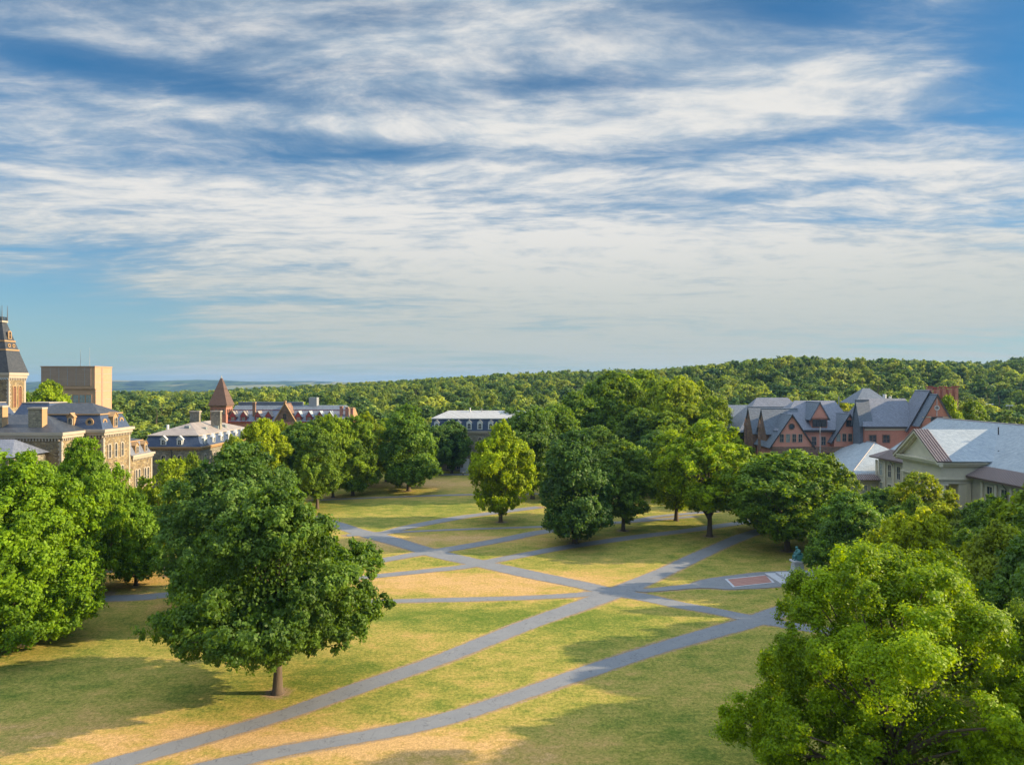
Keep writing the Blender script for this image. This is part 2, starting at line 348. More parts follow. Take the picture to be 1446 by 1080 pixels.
# footpaths: points (photo coordinates of the spot on the flat lawn) and width in metres
PATHS = [
 ([(60,1107,2.1),(200,1067,2.1),(397,1010,2.2),(520,966,2.4),(640,924,2.7),(740,883,3.0),(815,857,3.4),(870,836,3.8),(930,811,3.4),(985,785,3.1),(1050,757,3.1),(1110,738,3.)], 'asphalt path running diagonally across the quad past the big maple'),
 ([(250,1093,1.9),(400,1060,2.0),(600,1022,2.1),(740,979,2.3),(900,924,2.6),(1000,895,2.9),(1070,874,3.2),(1175,838,3.)], None),
 ([(100,846,2.8),(200,843,3.0),(260,839,2.4),(400,848,1.9),(520,849,1.8),(700,845,1.8),(800,841,2.),(860,836,2.4)], None),
 ([(860,836,3.),(905,842,3.4),(960,854,2.8),(1015,864,2.6),(1070,875,2.9),(1195,894,2.6),(1300,905,2.6)], None),
 ([(440,730,3.6),(477,741,3.6),(504,750,4.0),(538,759,4.6),(587,773,4.2),(622,783,4.2),(685,797,4.0),(754,812,3.8),(823,826,3.6),(865,836,3.6)], None),
 ([(440,822,1.8),(504,816,1.9),(600,806,2.2),(656,800,2.4),(695,792,2.6),(784,775,2.6),(882,760,2.8),(970,749,2.8),(1039,739,2.8),(1100,730,2.8)], None),
 ([(440,806,2.4),(504,797,2.6),(602,780,3.0),(636,775,3.2),(715,761,3.2),(759,752,3.2),(830,741,3.)], None),
 ([(490,756,2.),(530,753,2.4),(587,750,1.4),(660,747,1.4),(754,744,1.6),(800,743,1.6),(897,736,2.),(980,729,2.)], None),
 ([(538,754,2.6),(577,744,3.4),(646,731,3.4),(690,725,3.2),(760,716,3.)], None),
 ([(440,706,1.6),(520,703,1.6),(600,700,1.8),(680,698,2.2),(760,697,2.)], None),
 ([(150,807,1.9),(200,803,1.9),(242,800,1.8),(290,797,1.8)], None),
 ([(900,832,2.),(912,833.5,1.8),(960,829.6,2.1),(986,826.8,2.8),(1000,825.2,4.6),(1020,824,6.4),(1060,820.5,7.8),(1100,817,8.4),(1180,815,9.)], None),
 ([(800,736,1.6),(880,737,1.8),(930,729,2.),(1010,722,2.)], None),
 ([(640,655,9.),(668,655,9.),(700,655,9.)], None),
 ([(560,671,3.),(640,670,3.5),(700,669.5,3.5),(800,669,3.5),(960,668,3.5)], None),
]
def smooth_line(pts):
    P = np.array([(*gp(a, b), c) for a, b, c in pts]); out = []
    n = len(P)
    for i in range(n-1):
        p0, p1, p2, p3 = P[max(i-1,0)], P[i], P[i+1], P[min(i+2,n-1)]
        L = np.hypot(*(p2-p1)[:2]); k = max(2, int(L/.7))
        for j in range(k):
            t = j/k
            out.append(.5*((2*p1)+(-p0+p2)*t+(2*p0-5*p1+4*p2-p3)*t*t+(-p0+3*p1-3*p2+p3)*t**3))
    out.append(P[-1]); return np.array(out)
LINES = [smooth_line(p) for p, _ in PATHS]
edge = np.zeros(GX.shape)
near = (GX > -95) & (GX < 105) & (GY > 40) & (GY < 262)
gx, gy = GX[near], GY[near]; dmin = np.full(gx.shape, 9.)
for L in LINES:
    for a in range(0, len(L)):
        dmin = np.minimum(dmin, np.hypot(gx-L[a,0], gy-L[a,1])-L[a,2]/2)
edge[near] = np.clip(1-(dmin-.1)/.9, 0, 1)
for a, b_ in ((392,978),(32,908),(150,838),(240,812),(575,693),(708,737),(812,767),(880,749),(1002,757),(1112,778),(515,687),(470,702)):
    X, D = gp(a, b_); edge = np.maximum(edge, np.clip(1.35-np.hypot(GX-X, GY-D)/2.2, 0, 1))
# dried-out and green patches of turf, by spot of the lawn: (px, py, half width m, half depth m, amount)
PATCH = [(620,820,24,6,.50),(700,835,12,3,.3),(650,760,22,4,.42),(640,768,12,4,.15),(540,770,8,7,.40),(610,683,22,12,.5),(560,703,20,4,.3),(200,820,16,6,.3),(240,855,18,4,.2),
 (170,935,16,3,.05),(200,1020,22,5,.18),(100,1050,14,4,.30),(560,1060,14,3,.30),(420,1040,12,2,.25),(640,1070,16,5,.22),(760,1050,10,5,.10),(560,900,9,5,.12),
 (620,870,20,5,-.22),(760,870,14,6,-.12),(870,880,9,6,-.16),(1000,920,12,6,-.02),(800,740,16,3,-.1),(960,1040,12,6,-.22),(800,815,10,4,.25),(800,755,12,5,-.05),(560,715,26,10,-.18),(950,985,10,7,.12),
 (480,950,8,5,-.20),(330,990,10,4,-.18),(120,960,20,8,-.05),(980,690,30,8,.6),(900,745,14,4,-.1),(940,720,26,7,.15),(850,850,6,2,.2),(960,845,8,2.4,.18),(600,790,10,3,-.1),
 (560,690,10,5,-.25),(640,860,30,2.,.1)]
dryv = np.full(GX.shape, .47)
for a, b_, sx_, sy_, k in PATCH:
    X, D = gp(a, b_); dryv += k*np.exp(-((GX-X)/sx_)**2-((GY-D)/sy_)**2)
dryv += .22*edge
wild = np.clip((GY-285)/60, 0, 1); wild = np.maximum(wild, np.clip((np.abs(GX)-170)/80, 0, 1))
me = bpy.data.meshes.new('ground'); ny, nx = GX.shape
me.vertices.add(nx*ny); me.vertices.foreach_set('co', np.stack([GX, GY, GZ], -1).astype(np.float32).ravel())
ii = (np.arange(ny-1)[:, None]*nx+np.arange(nx-1)[None]).ravel(); fc = np.stack([ii, ii+1, ii+nx+1, ii+nx], -1)
def add_faces(me, fc):
    n, k = fc.shape
    me.loops.add(n*k); me.loops.foreach_set('vertex_index', fc.ravel().astype(np.int32))
    me.polygons.add(n); me.polygons.foreach_set('loop_start', (np.arange(n)*k).astype(np.int32)); me.update(calc_edges=True)
add_faces(me, fc); me.polygons.foreach_set('use_smooth', np.ones(len(fc), bool))
for nm, ar in (('dry', dryv), ('edge', edge), ('wild', wild)):
    a = me.attributes.new(nm, 'FLOAT', 'POINT'); a.data.foreach_set('value', ar.astype(np.float32).ravel())
me.materials.append(M['lawn']); g = link(bpy.data.objects.new('ground', me)); tag(g, 'grassy quad lawn with green and sun-dried straw patches', None, None, 'structure')
for i, L in enumerate(LINES):
    mb = MB(); d = np.gradient(L[:, :2], axis=0); d /= np.linalg.norm(d, axis=1)[:, None]; nr = np.stack([-d[:, 1], d[:, 0]], -1)
    rg = random.Random(i)
    z = .012+.004*i; vs = []
    for k in range(len(L)):
        a = L[k, 2]/2+rg.uniform(-.08, .08)+.1*math.sin(k*.23+i); b_ = L[k, 2]/2+rg.uniform(-.08, .08)+.1*math.sin(k*.19+2*i)
        vs += [(L[k,0]+nr[k,0]*a, L[k,1]+nr[k,1]*a, z), (L[k,0]-nr[k,0]*b_, L[k,1]-nr[k,1]*b_, z)]
    mb.add(vs, [(2*k, 2*k+1, 2*k+3, 2*k+2) for k in range(len(L)-1)])
    nm = 'road' if i >= 13 else 'footpath'
    o = mb.build(nm, M['asphalt']); tag(o, PATHS[i][1] or ('asphalt road in front of the far hall' if nm == 'road' else 'grey asphalt footpath crossing the lawn of the quad'), None, None, 'structure')

# ------------------------------------------------------------------ trees
def crown(name, seed, R_=8., z0=3.2, z1=20., shape='round', lobes=90, subs=14, leaves=60000, size=.3, lob=(1.1, 2.3), droop=.0, asp=1.35, holes=5, fill=.12, vert=1., hsz=.30, sep=.6, top=.0):
    rg = np.random.default_rng(seed); H = z1-z0
    def prof(t):
        t = np.clip(t, 0, 1)
        if shape == 'round': return np.sin(np.pi*t**.85)**.55
        if shape == 'oval': return np.sin(np.pi*t**.75)**.75*.98
        if shape == 'cone': return np.minimum(1, (t/.16+.02))**.6*np.clip(1-t, 0, 1)**.62*1.08
        if shape == 'table': return np.minimum(1, (t/.25+.3))**.5*np.clip(1-t**5, 0, 1)**.5
        if shape == 'maple': return np.minimum(1, (t/.24+.1))**.85*np.clip(1-t, 0, 1)**.70*1.24
        if shape == 'dome': return np.minimum(1, (t/.12+.05))**.5*np.clip(1-t**2.2, 0, 1)**.6
        if shape == 'tall': return np.minimum(1, (t/.3+.1))**.6*np.clip(1-t**3, 0, 1)**.6
        if shape == 'spruce': return np.clip(1-t, 0, 1)**.85*.9+.03
    ph = rg.uniform(0, 6.28, 6)
    def wob(th, t): return 1+.13*np.sin(2*th+ph[0]+2*t)+.10*np.sin(3*th+ph[1]-5*t)+.08*np.sin(5*th+ph[2]+7*t)
    hc = [(rg.uniform(0, 6.28), rg.uniform(.15, .9)) for _ in range(holes)]
    C = []; RR = []; tries = 0
    while len(C) < lobes and tries < 20000:
        tries += 1
        t = rg.uniform(.02, .97); th = rg.uniform(0, 6.283)
        if rg.uniform() > (prof(t)+.25): continue
        if any(abs((th-a+3.14) % 6.28-3.14)*prof(t) < hsz and abs(t-b) < hsz*.25 for a, b in hc): continue
        rf = rg.uniform(.62, 1.0)**.7 if rg.uniform() < .8 else rg.uniform(.15, .6)
        r = rg.uniform(*lob)*(.72+.28*prof(t)); rad = max(0, prof(t)*R_*wob(th, t)-r*.7)*rf
        c = np.array([rad*np.cos(th), rad*np.sin(th), z0+H*t*(1-.4*r/H)])
        if C and (np.linalg.norm(np.array(C)-c, axis=1) < sep*(np.array(RR)+r)).any() and tries < 14000: continue
        C.append(c); RR.append(r)
    C = np.array(C); RR = np.array(RR); nl = len(C)
    wt = RR**2; cnt = np.maximum(8, (leaves*(1-fill)*wt/wt.sum())).astype(int)
    cen = np.array([0, 0, z0+H*.45]); allp = []; alln = []; allv = []
    for i in range(nl):
        n = cnt[i]; lv0 = rg.uniform(0, 1); out = (C[i]-cen); out /= (np.linalg.norm(out)+1e-6)
        sd = rg.normal(size=(subs, 3)); sd /= np.linalg.norm(sd, axis=1)[:, None]
        sd = sd+out*.55; sd[:, 2] += .15; sd /= np.linalg.norm(sd, axis=1)[:, None]
        sc = C[i]+sd*RR[i]*rg.uniform(.45, 1.15, (subs, 1))*np.array([1, 1, .85])*np.array([1/np.sqrt(vert), 1/np.sqrt(vert), vert]); sr = RR[i]*rg.uniform(.2, .46, subs)
        if droop: sc[:, 2] -= droop*RR[i]*rg.uniform(0, 1, subs)*.6
        k = rg.integers(0, subs, n); d = rg.normal(size=(n, 3)); d /= np.linalg.norm(d, axis=1)[:, None]
        d += (sc[k]-C[i])/RR[i]*.7; d /= np.linalg.norm(d, axis=1)[:, None]
        rr = sr[k]*np.abs(rg.normal(.85, .38, n))*(1+.25*np.sin(7*d[:, 0]+k)*np.sin(6*d[:, 1]+2*k))
        p = sc[k]+d*rr[:, None]*np.array([1, 1, .85+droop*.7])
        if droop: p[:, 2] -= droop*rg.uniform(0, .5, n)*sr[k]
        nn = d*.8+out*.35+rg.normal(size=(n, 3))*.5; nn[:, 2] += .25
        allp.append(p); alln.append(nn); allv.append(np.clip(.5*lv0+.5*rg.uniform(0, 1, n)+.25*(rg.uniform(0, 1, subs)[k]-.5), 0, 1))
    nfil = int(leaves*fill)                       # inner foliage that closes the crown
    t = rg.uniform(.06, .9, nfil); th = rg.uniform(0, 6.283, nfil); rad = prof(t)*R_*wob(th, t)*np.sqrt(rg.uniform(.0, .45, nfil))
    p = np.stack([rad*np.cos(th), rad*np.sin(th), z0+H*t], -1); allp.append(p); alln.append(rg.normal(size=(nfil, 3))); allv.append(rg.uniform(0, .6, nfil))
    Pn = np.concatenate(allp); N = np.concatenate(alln); V = np.concatenate(allv)
    N /= (np.linalg.norm(N, axis=1)[:, None]+1e-9); n = len(Pn)
    rv = rg.normal(size=(n, 3)); rv[:, 2] -= droop*2.5
    U = rv-(rv*N).sum(1)[:, None]*N; U /= (np.linalg.norm(U, axis=1)[:, None]+1e-9); Wd = np.cross(N, U)
    s_ = size*rg.uniform(.6, 1.25, n)[:, None]*.5
    a = Pn-U*s_*asp; b_ = Pn+Wd*s_*.8+N*s_*.15; c = Pn+U*s_*asp; e = Pn-Wd*s_*.8+N*s_*.15
    vs = np.stack([a, b_, c, e], 1).reshape(-1, 3)
    me = bpy.data.meshes.new(name); me.vertices.add(n*4); me.vertices.foreach_set('co', vs.astype(np.float32).ravel())
    add_faces(me, np.arange(n*4).reshape(-1, 4))
    at_ = me.attributes.new('lv', 'FLOAT', 'FACE'); at_.data.foreach_set('value', V.astype(np.float32))
    return me, C, RR
def trunk(name, seed, C, h=20., r=.45, z0=3.2, nlimb=14, lean=0.):
    rg = random.Random(seed); mb = MB(); top = h*.82
    pts = []; rad = []
    for k in range(9):
        t = k/8; pts.append((rg.uniform(-.12, .12)*k*.4+lean*t*t, rg.uniform(-.12, .12)*k*.4, top*t)); rad.append(r*(1.0-.88*t)*(1+.9*max(0, 1-t*9)))
    pts[0] = (0, 0, -.3)
    pts.insert(1, (0, 0, .35)); rad.insert(1, r*1.15); mb.tube(pts, rad, 10)
    idx = list(range(len(C))); rg.shuffle(idx)
    for i in idx[:nlimb]:
        c = Vector(C[i]); zs = min(max(z0*.55, c.z*.5+rg.uniform(-1, .5)), top*.85); t = zs/top
        s = Vector((0, 0, zs)); mid = s.lerp(c, .5)+Vector((0, 0, (c-s).length*rg.uniform(-.02, .12))); rr = r*(1-.88*t)*.62
        q1 = s.lerp(mid, .5)+Vector((0, 0, .15))
        mb.tube([s, q1, mid, c], [rr, rr*.8, rr*.5, rr*.16], 6)
    me = bpy.data.meshes.new(name); me.from_pydata([tuple(v) for v in mb.v], [], mb.f)
    me.polygons.foreach_set('use_smooth', [True]*len(me.polygons)); me.materials.append(M['bark']); return me
VAR = {}
def variant(key, seed, far=False, r=.45, nlimb=14, lean=0., **k):
    me, C, RR = crown('crown', seed, **k); me.materials.append(M['leaffar' if far else 'leaf'])
    VAR[key] = (me, trunk('trunk', seed, C, k.get('z1', 20.), r, k.get('z0', 3.2), nlimb, lean), k.get('R_', 8.)*2, k.get('z1', 20.))
Q = 1.0
variant('hero', 11, R_=11.8, z0=4.8, z1=20.8, shape='maple', lobes=230, subs=16, leaves=int(190000*Q), size=.30, lob=(.9, 2.3), r=.52, nlimb=26, hsz=.38, sep=.64, fill=.08, holes=14)
variant('back', 12, R_=12., z0=3., z1=23., shape='dome', lobes=190, subs=15, leaves=int(120000*Q), size=.36, lob=(1.2, 2.5), r=.6, nlimb=20, holes=8)
variant('left', 13, R_=10., z0=1.8, z1=24., shape='dome', lobes=200, subs=15, leaves=int(150000*Q), size=.34, lob=(1.1, 2.3), r=.75, nlimb=20, holes=8)
variant('lime', 14, R_=10., z0=2.5, z1=21.5, shape='table', lobes=115, subs=22, vert=1.35, hsz=.42, sep=.62, leaves=int(380000*Q), size=.17, lob=(.9, 2.0), droop=.3, asp=1.45, r=.5, nlimb=60, holes=16, fill=.03)
variant('mid0', 21, z0=3.2, shape='round', lobes=95, leaves=48000, size=.42, fill=.07, hsz=.4, holes=9)
variant('mid1', 22, z0=2.4, shape='oval', lobes=90, leaves=48000, size=.42, fill=.07, hsz=.4, holes=10)
variant('mid2', 23, z0=2.6, shape='dome', lobes=100, leaves=48000, size=.42, fill=.07, hsz=.4, holes=10)
variant('mid3', 24, z0=3.6, shape='round', lobes=80, leaves=44000, size=.42, fill=.07, hsz=.4, holes=12, lob=(1.2, 2.6))
variant('mid4', 25, z0=2.0, shape='cone', lobes=90, leaves=44000, size=.42, fill=.07, hsz=.4, holes=9)
variant('open', 26, z0=5.0, shape='round', lobes=85, leaves=34000, size=.42, holes=12, nlimb=34, r=.4, fill=.04, lob=(1.0, 1.9))
for k, (sh, z_) in enumerate((('round', 3.5), ('oval', 3.), ('dome', 3.), ('tall', 3.), ('round', 4.))):
    variant('far%d' % k, 40+k, far=True, z0=z_, shape=sh, lobes=46, subs=9, leaves=6500, size=.95, holes=4, nlimb=5, lob=(1.2, 2.7))
variant('far5', 46, far=True, R_=3.6, z0=1.5, shape='spruce', lobes=70, subs=6, leaves=3000, size=.7, holes=0, nlimb=2, lob=(.5, 1.0))
SPOTS = []
def tree(kind, x, y, h, wd, col, label, group=None, rz=None, z=None, name='broadleaf_tree', cat='tree', wy=None):
    cm, tm, W0, H0 = VAR[kind]; rz = random.uniform(0, 6.28) if rz is None else rz
    if z is None: z = float(terrain(x, y))
    t = thing(name, label, cat, (x, y, z), 0, group)
    for nm, me in (('trunk', tm), ('crown', cm)):
        o = bpy.data.objects.new(nm, me); link(o, t); o.rotation_euler = (0, 0, rz); o.scale = (wd/W0, (wy or wd)/W0, h/H0); o.color = tuple(col)+(1,)
    return t
random.seed(5)
DG = (.042, .088, .022); MG = (.066, .118, .018); LG = (.105, .150, .016); YG = (.155, .180, .014); BG_ = (.052, .088, .022); OL = (.095, .125, .022)
def T(px, by, ty, wpx, kind, col, label, **k):
    D = CAMH*1000/(by-540); tree(kind, (px-723)*D/1000, D, (by-ty)*D/1000, wpx*D/1000, col, label, **k)
# near trees of the quad: (trunk px, base py, top py, crown width px)
T(392, 978, 682, 302, 'hero', (.054,.088,.018), 'big dark green maple standing alone on the lawn beside the diagonal path', name='maple_tree', rz=.6)
T(340, 862, 624, 232, 'back', (.060,.098,.026), 'tall round dark green maple directly behind the lone maple', name='maple_tree', rz=2.)
T(32, 908, 634, 215, 'left', (.088,.140,.018), 'large bright green maple at the left edge of the lawn with low skirts', name='maple_tree', rz=1.1)
T(118, 838, 617, 140, 'back', (.085,.135,.018), 'tall green tree hiding the lower wall of the stone hall', rz=4.)
T(192, 826, 694, 84, 'mid2', (.075,.125,.020), 'lower green tree right of the tall tree that hides the stone hall')
T(-40, 880, 655, 150, 'mid2', MG, 'green tree cut by the left picture edge behind the bright maple')
T(240, 812, 648, 92, 'open', (.115,.150,.020), 'slender yellow-green tree with pale slim trunk between the two maples and the stone hall')
T(205, 800, 690, 70, 'mid0', (.075,.115,.022), 'small rounded tree in front of the corner of the stone hall')
T(130, 800, 660, 90, 'mid2', (.08,.13,.02), 'green tree close against the lit wall of the stone hall')
T(275, 790, 700, 60, 'mid0', (.09,.13,.02), 'small light green tree beside the mansard hall wall')
T(425, 712, 597, 92, 'mid0', (.072,.115,.024), 'mid green tree left of the lit lawn, nearest to the back maple')
T(372, 722, 590, 84, 'mid3', (.135,.165,.018), 'yellow-green tree in front of the spired hall roof')
T(330, 730, 610, 60, 'mid1', (.115,.145,.02), 'light green tree beside the pale roof of the mansard hall')
T(470, 702, 584, 70, 'mid3', (.100,.140,.018), 'light green tree second left of the tree with visible trunk')
T(498, 700, 586, 80, 'mid2', (.080,.12,.018), 'dense green tree second in front of the right end of the spired hall')
T(448, 718, 604, 76, 'mid0', (.074,.112,.018), 'low dark green tree right behind the back maple')
T(545, 680, 590, 60, 'mid3', (.09,.13,.018), 'green tree left behind the tree with visible trunk')
T(515, 687, 578, 76, 'mid1', (.120,.150,.016), 'yellow-green tree on the far lawn left of the tree with visible trunk')
T(577, 693, 570, 96, 'mid2', (.070,.112,.022), 'dark green round tree with visible trunk on the sunlit straw lawn')
T(638, 668, 594, 60, 'mid0', BG_, 'dark tree in front of the grey dormered hall')
T(615, 671, 600, 50, 'mid3', BG_, 'small dark tree at the left front of the grey dormered hall')
T(707, 737, 588, 92, 'mid1', (.135,.175,.016), 'bright yellow-green oval tree standing on the far lawn', name='maple_tree')
T(752, 704, 574, 96, 'mid3', (.056,.09,.02), 'dark green tree just behind the bright oval tree')
T(812, 767, 606, 118, 'mid2', (.042,.074,.020), 'darkest green full tree in the middle of the quad', name='maple_tree', rz=3.)
T(880, 749, 622, 98, 'mid0', (.085,.125,.026), 'grey-green tree touching the darkest tree on its right')
T(1002, 757, 594, 142, 'open', (.115,.158,.018), 'light green spreading tree with low forked trunk beside the path', rz=2.2)
T(955, 735, 606, 100, 'mid3', (.110,.150,.018), 'light green tree behind the forked spreading tree')
T(1112, 778, 634, 150, 'mid3', (.075,.115,.020), 'broad dark green tree spreading over the right end of the path')
T(1085, 748, 640, 90, 'mid2', (.115,.150,.018), 'yellow-green tree behind the broad dark tree near the path end')
T(1165, 765, 642, 90, 'mid0', (.100,.138,.02), 'light green tree in front of the brown stone wall of the red gabled hall')
T(1200, 832, 692, 112, 'mid2', (.075,.120,.026), 'rounded green tree right behind the statue')
T(1240, 800, 690, 96, 'mid0', (.072,.112,.022), 'dark tree between the statue and the portico')
T(1300, 812, 668, 104, 'open', (.125,.150,.020), 'loose yellow-green tree right in front of the portico')
T(1262, 790, 686, 70, 'mid3', (.10,.135,.022), 'light tree in front of the low wing with the ribbed roof strip')
T(1296, 915, 716, 124, 'mid3', (.150,.175,.018), 'bright yellow tree above the drooping foreground tree')
T(1400, 830, 700, 90, 'mid0', (.068,.105,.02), 'dark tree against the long side wall of the portico hall')
T(1350, 840, 735, 60, 'open', (.11,.13,.03), 'thin tree between the yellow tree and the long side wall')
T(1412, 960, 728, 150, 'mid1', (.130,.155,.022), 'tall loose yellow-green tree near the right picture edge')
T(1345, 1000, 790, 90, 'mid3', (.11,.15,.02), 'green tree behind the right side of the foreground tree')
# the foreground pair at the lower right
tree('lime', 26.8, 50., 19.8, 20., (.105,.152,.014), 'large drooping light green tree filling the lower right foreground', name='lime_tree', rz=.9)
tree('lime', 39.5, 50., 16.5, 12., (.105,.150,.024), 'drooping green tree cut by the right picture edge', name='lime_tree', rz=3.4)
# big grove in the middle distance
for px, y, ty, wpx, kd, c, lb in (
  (785, 222, 570, 90, 'mid3', (.07,.11,.018), 'dark bushy tree low at the left side of the tall grove'),
  (840, 262, 534, 104, 'mid1', (.078,.12,.018), 'tall dark tree at the back left of the grove'),
  (912, 262, 522, 120, 'mid2', (.098,.135,.018), 'widest high crown at the back of the grove'),
  (985, 246, 534, 90, 'mid1', (.11,.142,.018), 'light high crown at the back right of the grove'),
  (940, 212, 580, 100, 'mid2', (.085,.122,.018), 'full green tree at the foot of the grove behind the spreading tree'),
  (815, 236, 552, 96, 'mid2', (.074,.112,.02), 'large dark green tree left in the tall grove behind the darkest tree'),
  (868, 246, 526, 116, 'mid0', (.085,.125,.018), 'tallest yellow-green tree of the grove behind the quad'),
  (905, 218, 575, 90, 'mid3', (.072,.108,.02), 'dark tree low in the grove right of the darkest tree'),
  (955, 232, 530, 104, 'mid3', (.120,.150,.018), 'tall light green tree at the right of the grove'),
  (1010, 226, 560, 80, 'mid2', (.105,.14,.018), 'light green tree between the grove and the red gabled hall'),
  (770, 240, 582, 70, 'mid0', (.064,.10,.02), 'dark tree hiding the right part of the grey dormered hall'),
  (840, 205, 600, 80, 'mid3', (.06,.096,.02), 'dark tree close behind the darkest tree'),
  (925, 196, 610, 80, 'mid0', (.06,.10,.024), 'shaded green tree low between the grove and the spreading tree'),
  (720, 262, 576, 60, 'mid2', (.06,.10,.022), 'green tree beside the right end of the grey dormered hall'),
  (1040, 205, 612, 60, 'mid1', (.12,.155,.016), 'bright tree left of the red gabled hall'),
  (1075, 190, 640, 60, 'mid0', (.12,.15,.018), 'bright bushy tree under the left gables of the red gabled hall'),
  (72, 232, 536, 84, 'mid2', (.115,.155,.018), 'bright green tree rising between the stone tower and the concrete block'),
  (30, 225, 556, 60, 'mid0', (.09,.14,.018), 'green tree directly right of the stone tower'),
  (560, 262, 590, 66, 'mid0', (.085,.12,.02), 'green tree left of the grey dormered hall'),
  (520, 280, 588, 56, 'mid1', (.11,.14,.018), 'yellow-green tree at the right end of the spired hall'),
  (395, 225, 590, 60, 'mid1', (.12,.15,.018), 'yellow-green tree before the middle gable of the spired hall'),
  (450, 235, 588, 64, 'mid0', (.085,.12,.022), 'green tree before the right half of the spired hall'),
  (270, 160, 640, 40, 'mid0', (.10,.135,.02), 'small light tree in front of the mansard hall corner'),
  (1190, 232, 566, 60, 'mid2', (.150,.165,.02), 'yellow tree rising between the two red halls'),
  (1338, 199, 557, 56, 'mid2', (.11,.15,.02), 'light green tree just right of the big slate slopes and brick chimneys'),
  (1372, 205, 566, 60, 'mid0', (.09,.13,.02), 'green tree rising behind the ridge of the portico hall'),
  (1290, 100, 700, 60, 'mid0', (.08,.12,.02), 'green tree below the portico wall')):
    z = float(terrain((px-723)*y/1000, y)); tree(kd, (px-723)*y/1000, y, CAMH+(540-ty)*y/1000-z, wpx*y/1000, c, lb)

# ------------------------------------------------------------------ building helpers
def archpoly(w_, h_, arch, n=8):
    if not arch: return [(-w_/2, 0), (w_/2, 0), (w_/2, h_), (-w_/2, h_)]
    r = w_/2
    return [(-r, 0), (r, 0)]+[(r*math.cos(a), h_-r+r*math.sin(a)*(1.15 if arch == 2 else 1)) for a in [math.pi*i/n for i in range(n+1)]]
_wc = {}
def win_mesh(w_, h_, arch, fm, fr, rnd=False, bars=True, gm='glass'):
    key = (w_, h_, arch, fm, fr, rnd, bars, gm)
    if key in _wc: return _wc[key]
    if rnd:
        def ring(r): return [(r*math.cos(a), r*math.sin(a)) for a in [2*math.pi*i/12 for i in range(12)]]
        inn, out = ring(w_/2), ring(w_/2+fr)
    else:
        inn = archpoly(w_, h_, arch); out = [(x*(1+2*fr/w_), (y-0)*(1+fr/h_)-(fr if i < 2 else 0)*.6) for i, (x, y) in enumerate(inn)]
    n = len(inn); f = MB(); y0, y1 = -.16, .03            # local: x along wall, y = into wall, z up
    vs = [(x, y0, z) for x, z in out]+[(x, y0, z) for x, z in inn]+[(x, y1, z) for x, z in out]+[(x, y1, z) for x, z in inn]
    fs = []
    for i in range(n):
        j = (i+1) % n; fs += [(i, j, n+j, n+i), (i, 2*n+i, 2*n+j, j), (n+i, n+j, 3*n+j, 3*n+i)]
    f.add(vs, fs)
    if bars and not rnd:
        f.box(-.035, .035, -.07, -.03, 0, h_*.97); f.box(-w_/2, w_/2, -.07, -.03, h_*.5-.035, h_*.5+.035)
    p = MB(); p.add([(x*1.02, -.02, z) for x, z in inn], [tuple(range(n))])
    r = []
    for mb, nm, mt in ((f, 'window', fm), (p, 'pane', gm)):
        me = bpy.data.meshes.new(nm); me.from_pydata(mb.v, [], mb.f); me.materials.append(M[mt]); r.append(me)
    _wc[key] = r; return r
FACE = {'S': 0., 'E': math.pi/2, 'W': -math.pi/2}           # S = faces the camera (-Y), E faces +X, W faces -X
def window(parent, x, y, z, face, w_=1., h_=2., arch=0, fm='trim', fr=.16, rnd=False, bars=True, gm='glass', tilt=0.):
    a, b_ = win_mesh(w_, h_, arch, fm, fr, rnd, bars, gm)
    mw = Matrix.Translation((x, y, z)) @ Matrix.Rotation(FACE[face], 4, 'Z') @ Matrix.Rotation(tilt, 4, 'X')
    o = inst(a, 'window', parent, mw); inst(b_, 'pane', o, Matrix.Identity(4)); return o
def dormer(parent, x, y, z, face, w_=1.3, h_=1.8, depth=1.2, wallm='trim', roofm='slate', arch=1, fm='white', top='gable'):
    """a dormer: box + little gable roof + window; front plane at (x,y) facing out"""
    mw = Matrix.Translation((x, y, z)) @ Matrix.Rotation(FACE[face], 4, 'Z')
    mb = MB().box(-w_/2, w_/2, 0, depth, 0, h_); mb.gable(-w_/2, w_/2, 0, depth, h_, h_+w_*.45, 'y')
    o = mb.build('dormer', M[wallm], parent); o.matrix_basis = mw
    rf = MB(); s = w_/2+.15; t = h_+w_*.45+.08
    rf.add([(-s, -.15, h_-.12), (0, -.15, t), (0, depth, t), (-s, depth, h_-.12), (-s, -.15, h_), (0, -.15, t+.12), (0, depth, t+.12), (-s, depth, h_)], [(0,1,2,3),(7,6,5,4),(0,4,5,1),(0,3,7,4),(3,2,6,7),(1,5,6,2)])
    rf.add([(s, -.15, h_-.12), (0, -.15, t), (0, depth, t), (s, depth, h_-.12), (s, -.15, h_), (0, -.15, t+.12), (0, depth, t+.12), (s, depth, h_)], [(3,2,1,0),(4,5,6,7),(1,5,4,0),(4,7,3,0),(7,6,2,3),(2,6,5,1)])
    ro = rf.build('dormer_roof', M[roofm], o)
    a, b_ = win_mesh(w_*.55, h_*.72, arch, fm, .1, False, True, 'glass')
    wo_ = inst(a, 'window', o, Matrix.Translation((0, 0, h_*.16))); wo_['label'] = 'window in the dormer'
    MBp = b_; po = inst(b_, 'pane', o, Matrix.Translation((0, 0, h_*.16)))
    del wo_['label']; return o
def quoin(parent, x, y, z0, z1, m_='trim', w_=.55):
    mb = MB(); z = z0; k = 0
    while z < z1:
        s = w_ if k % 2 else w_*.65; mb.box(x-s, x+.04, y-.04, y+s, z, min(z+.42, z1)); z += .45; k += 1
    return mb.build('quoin', M[m_], parent)
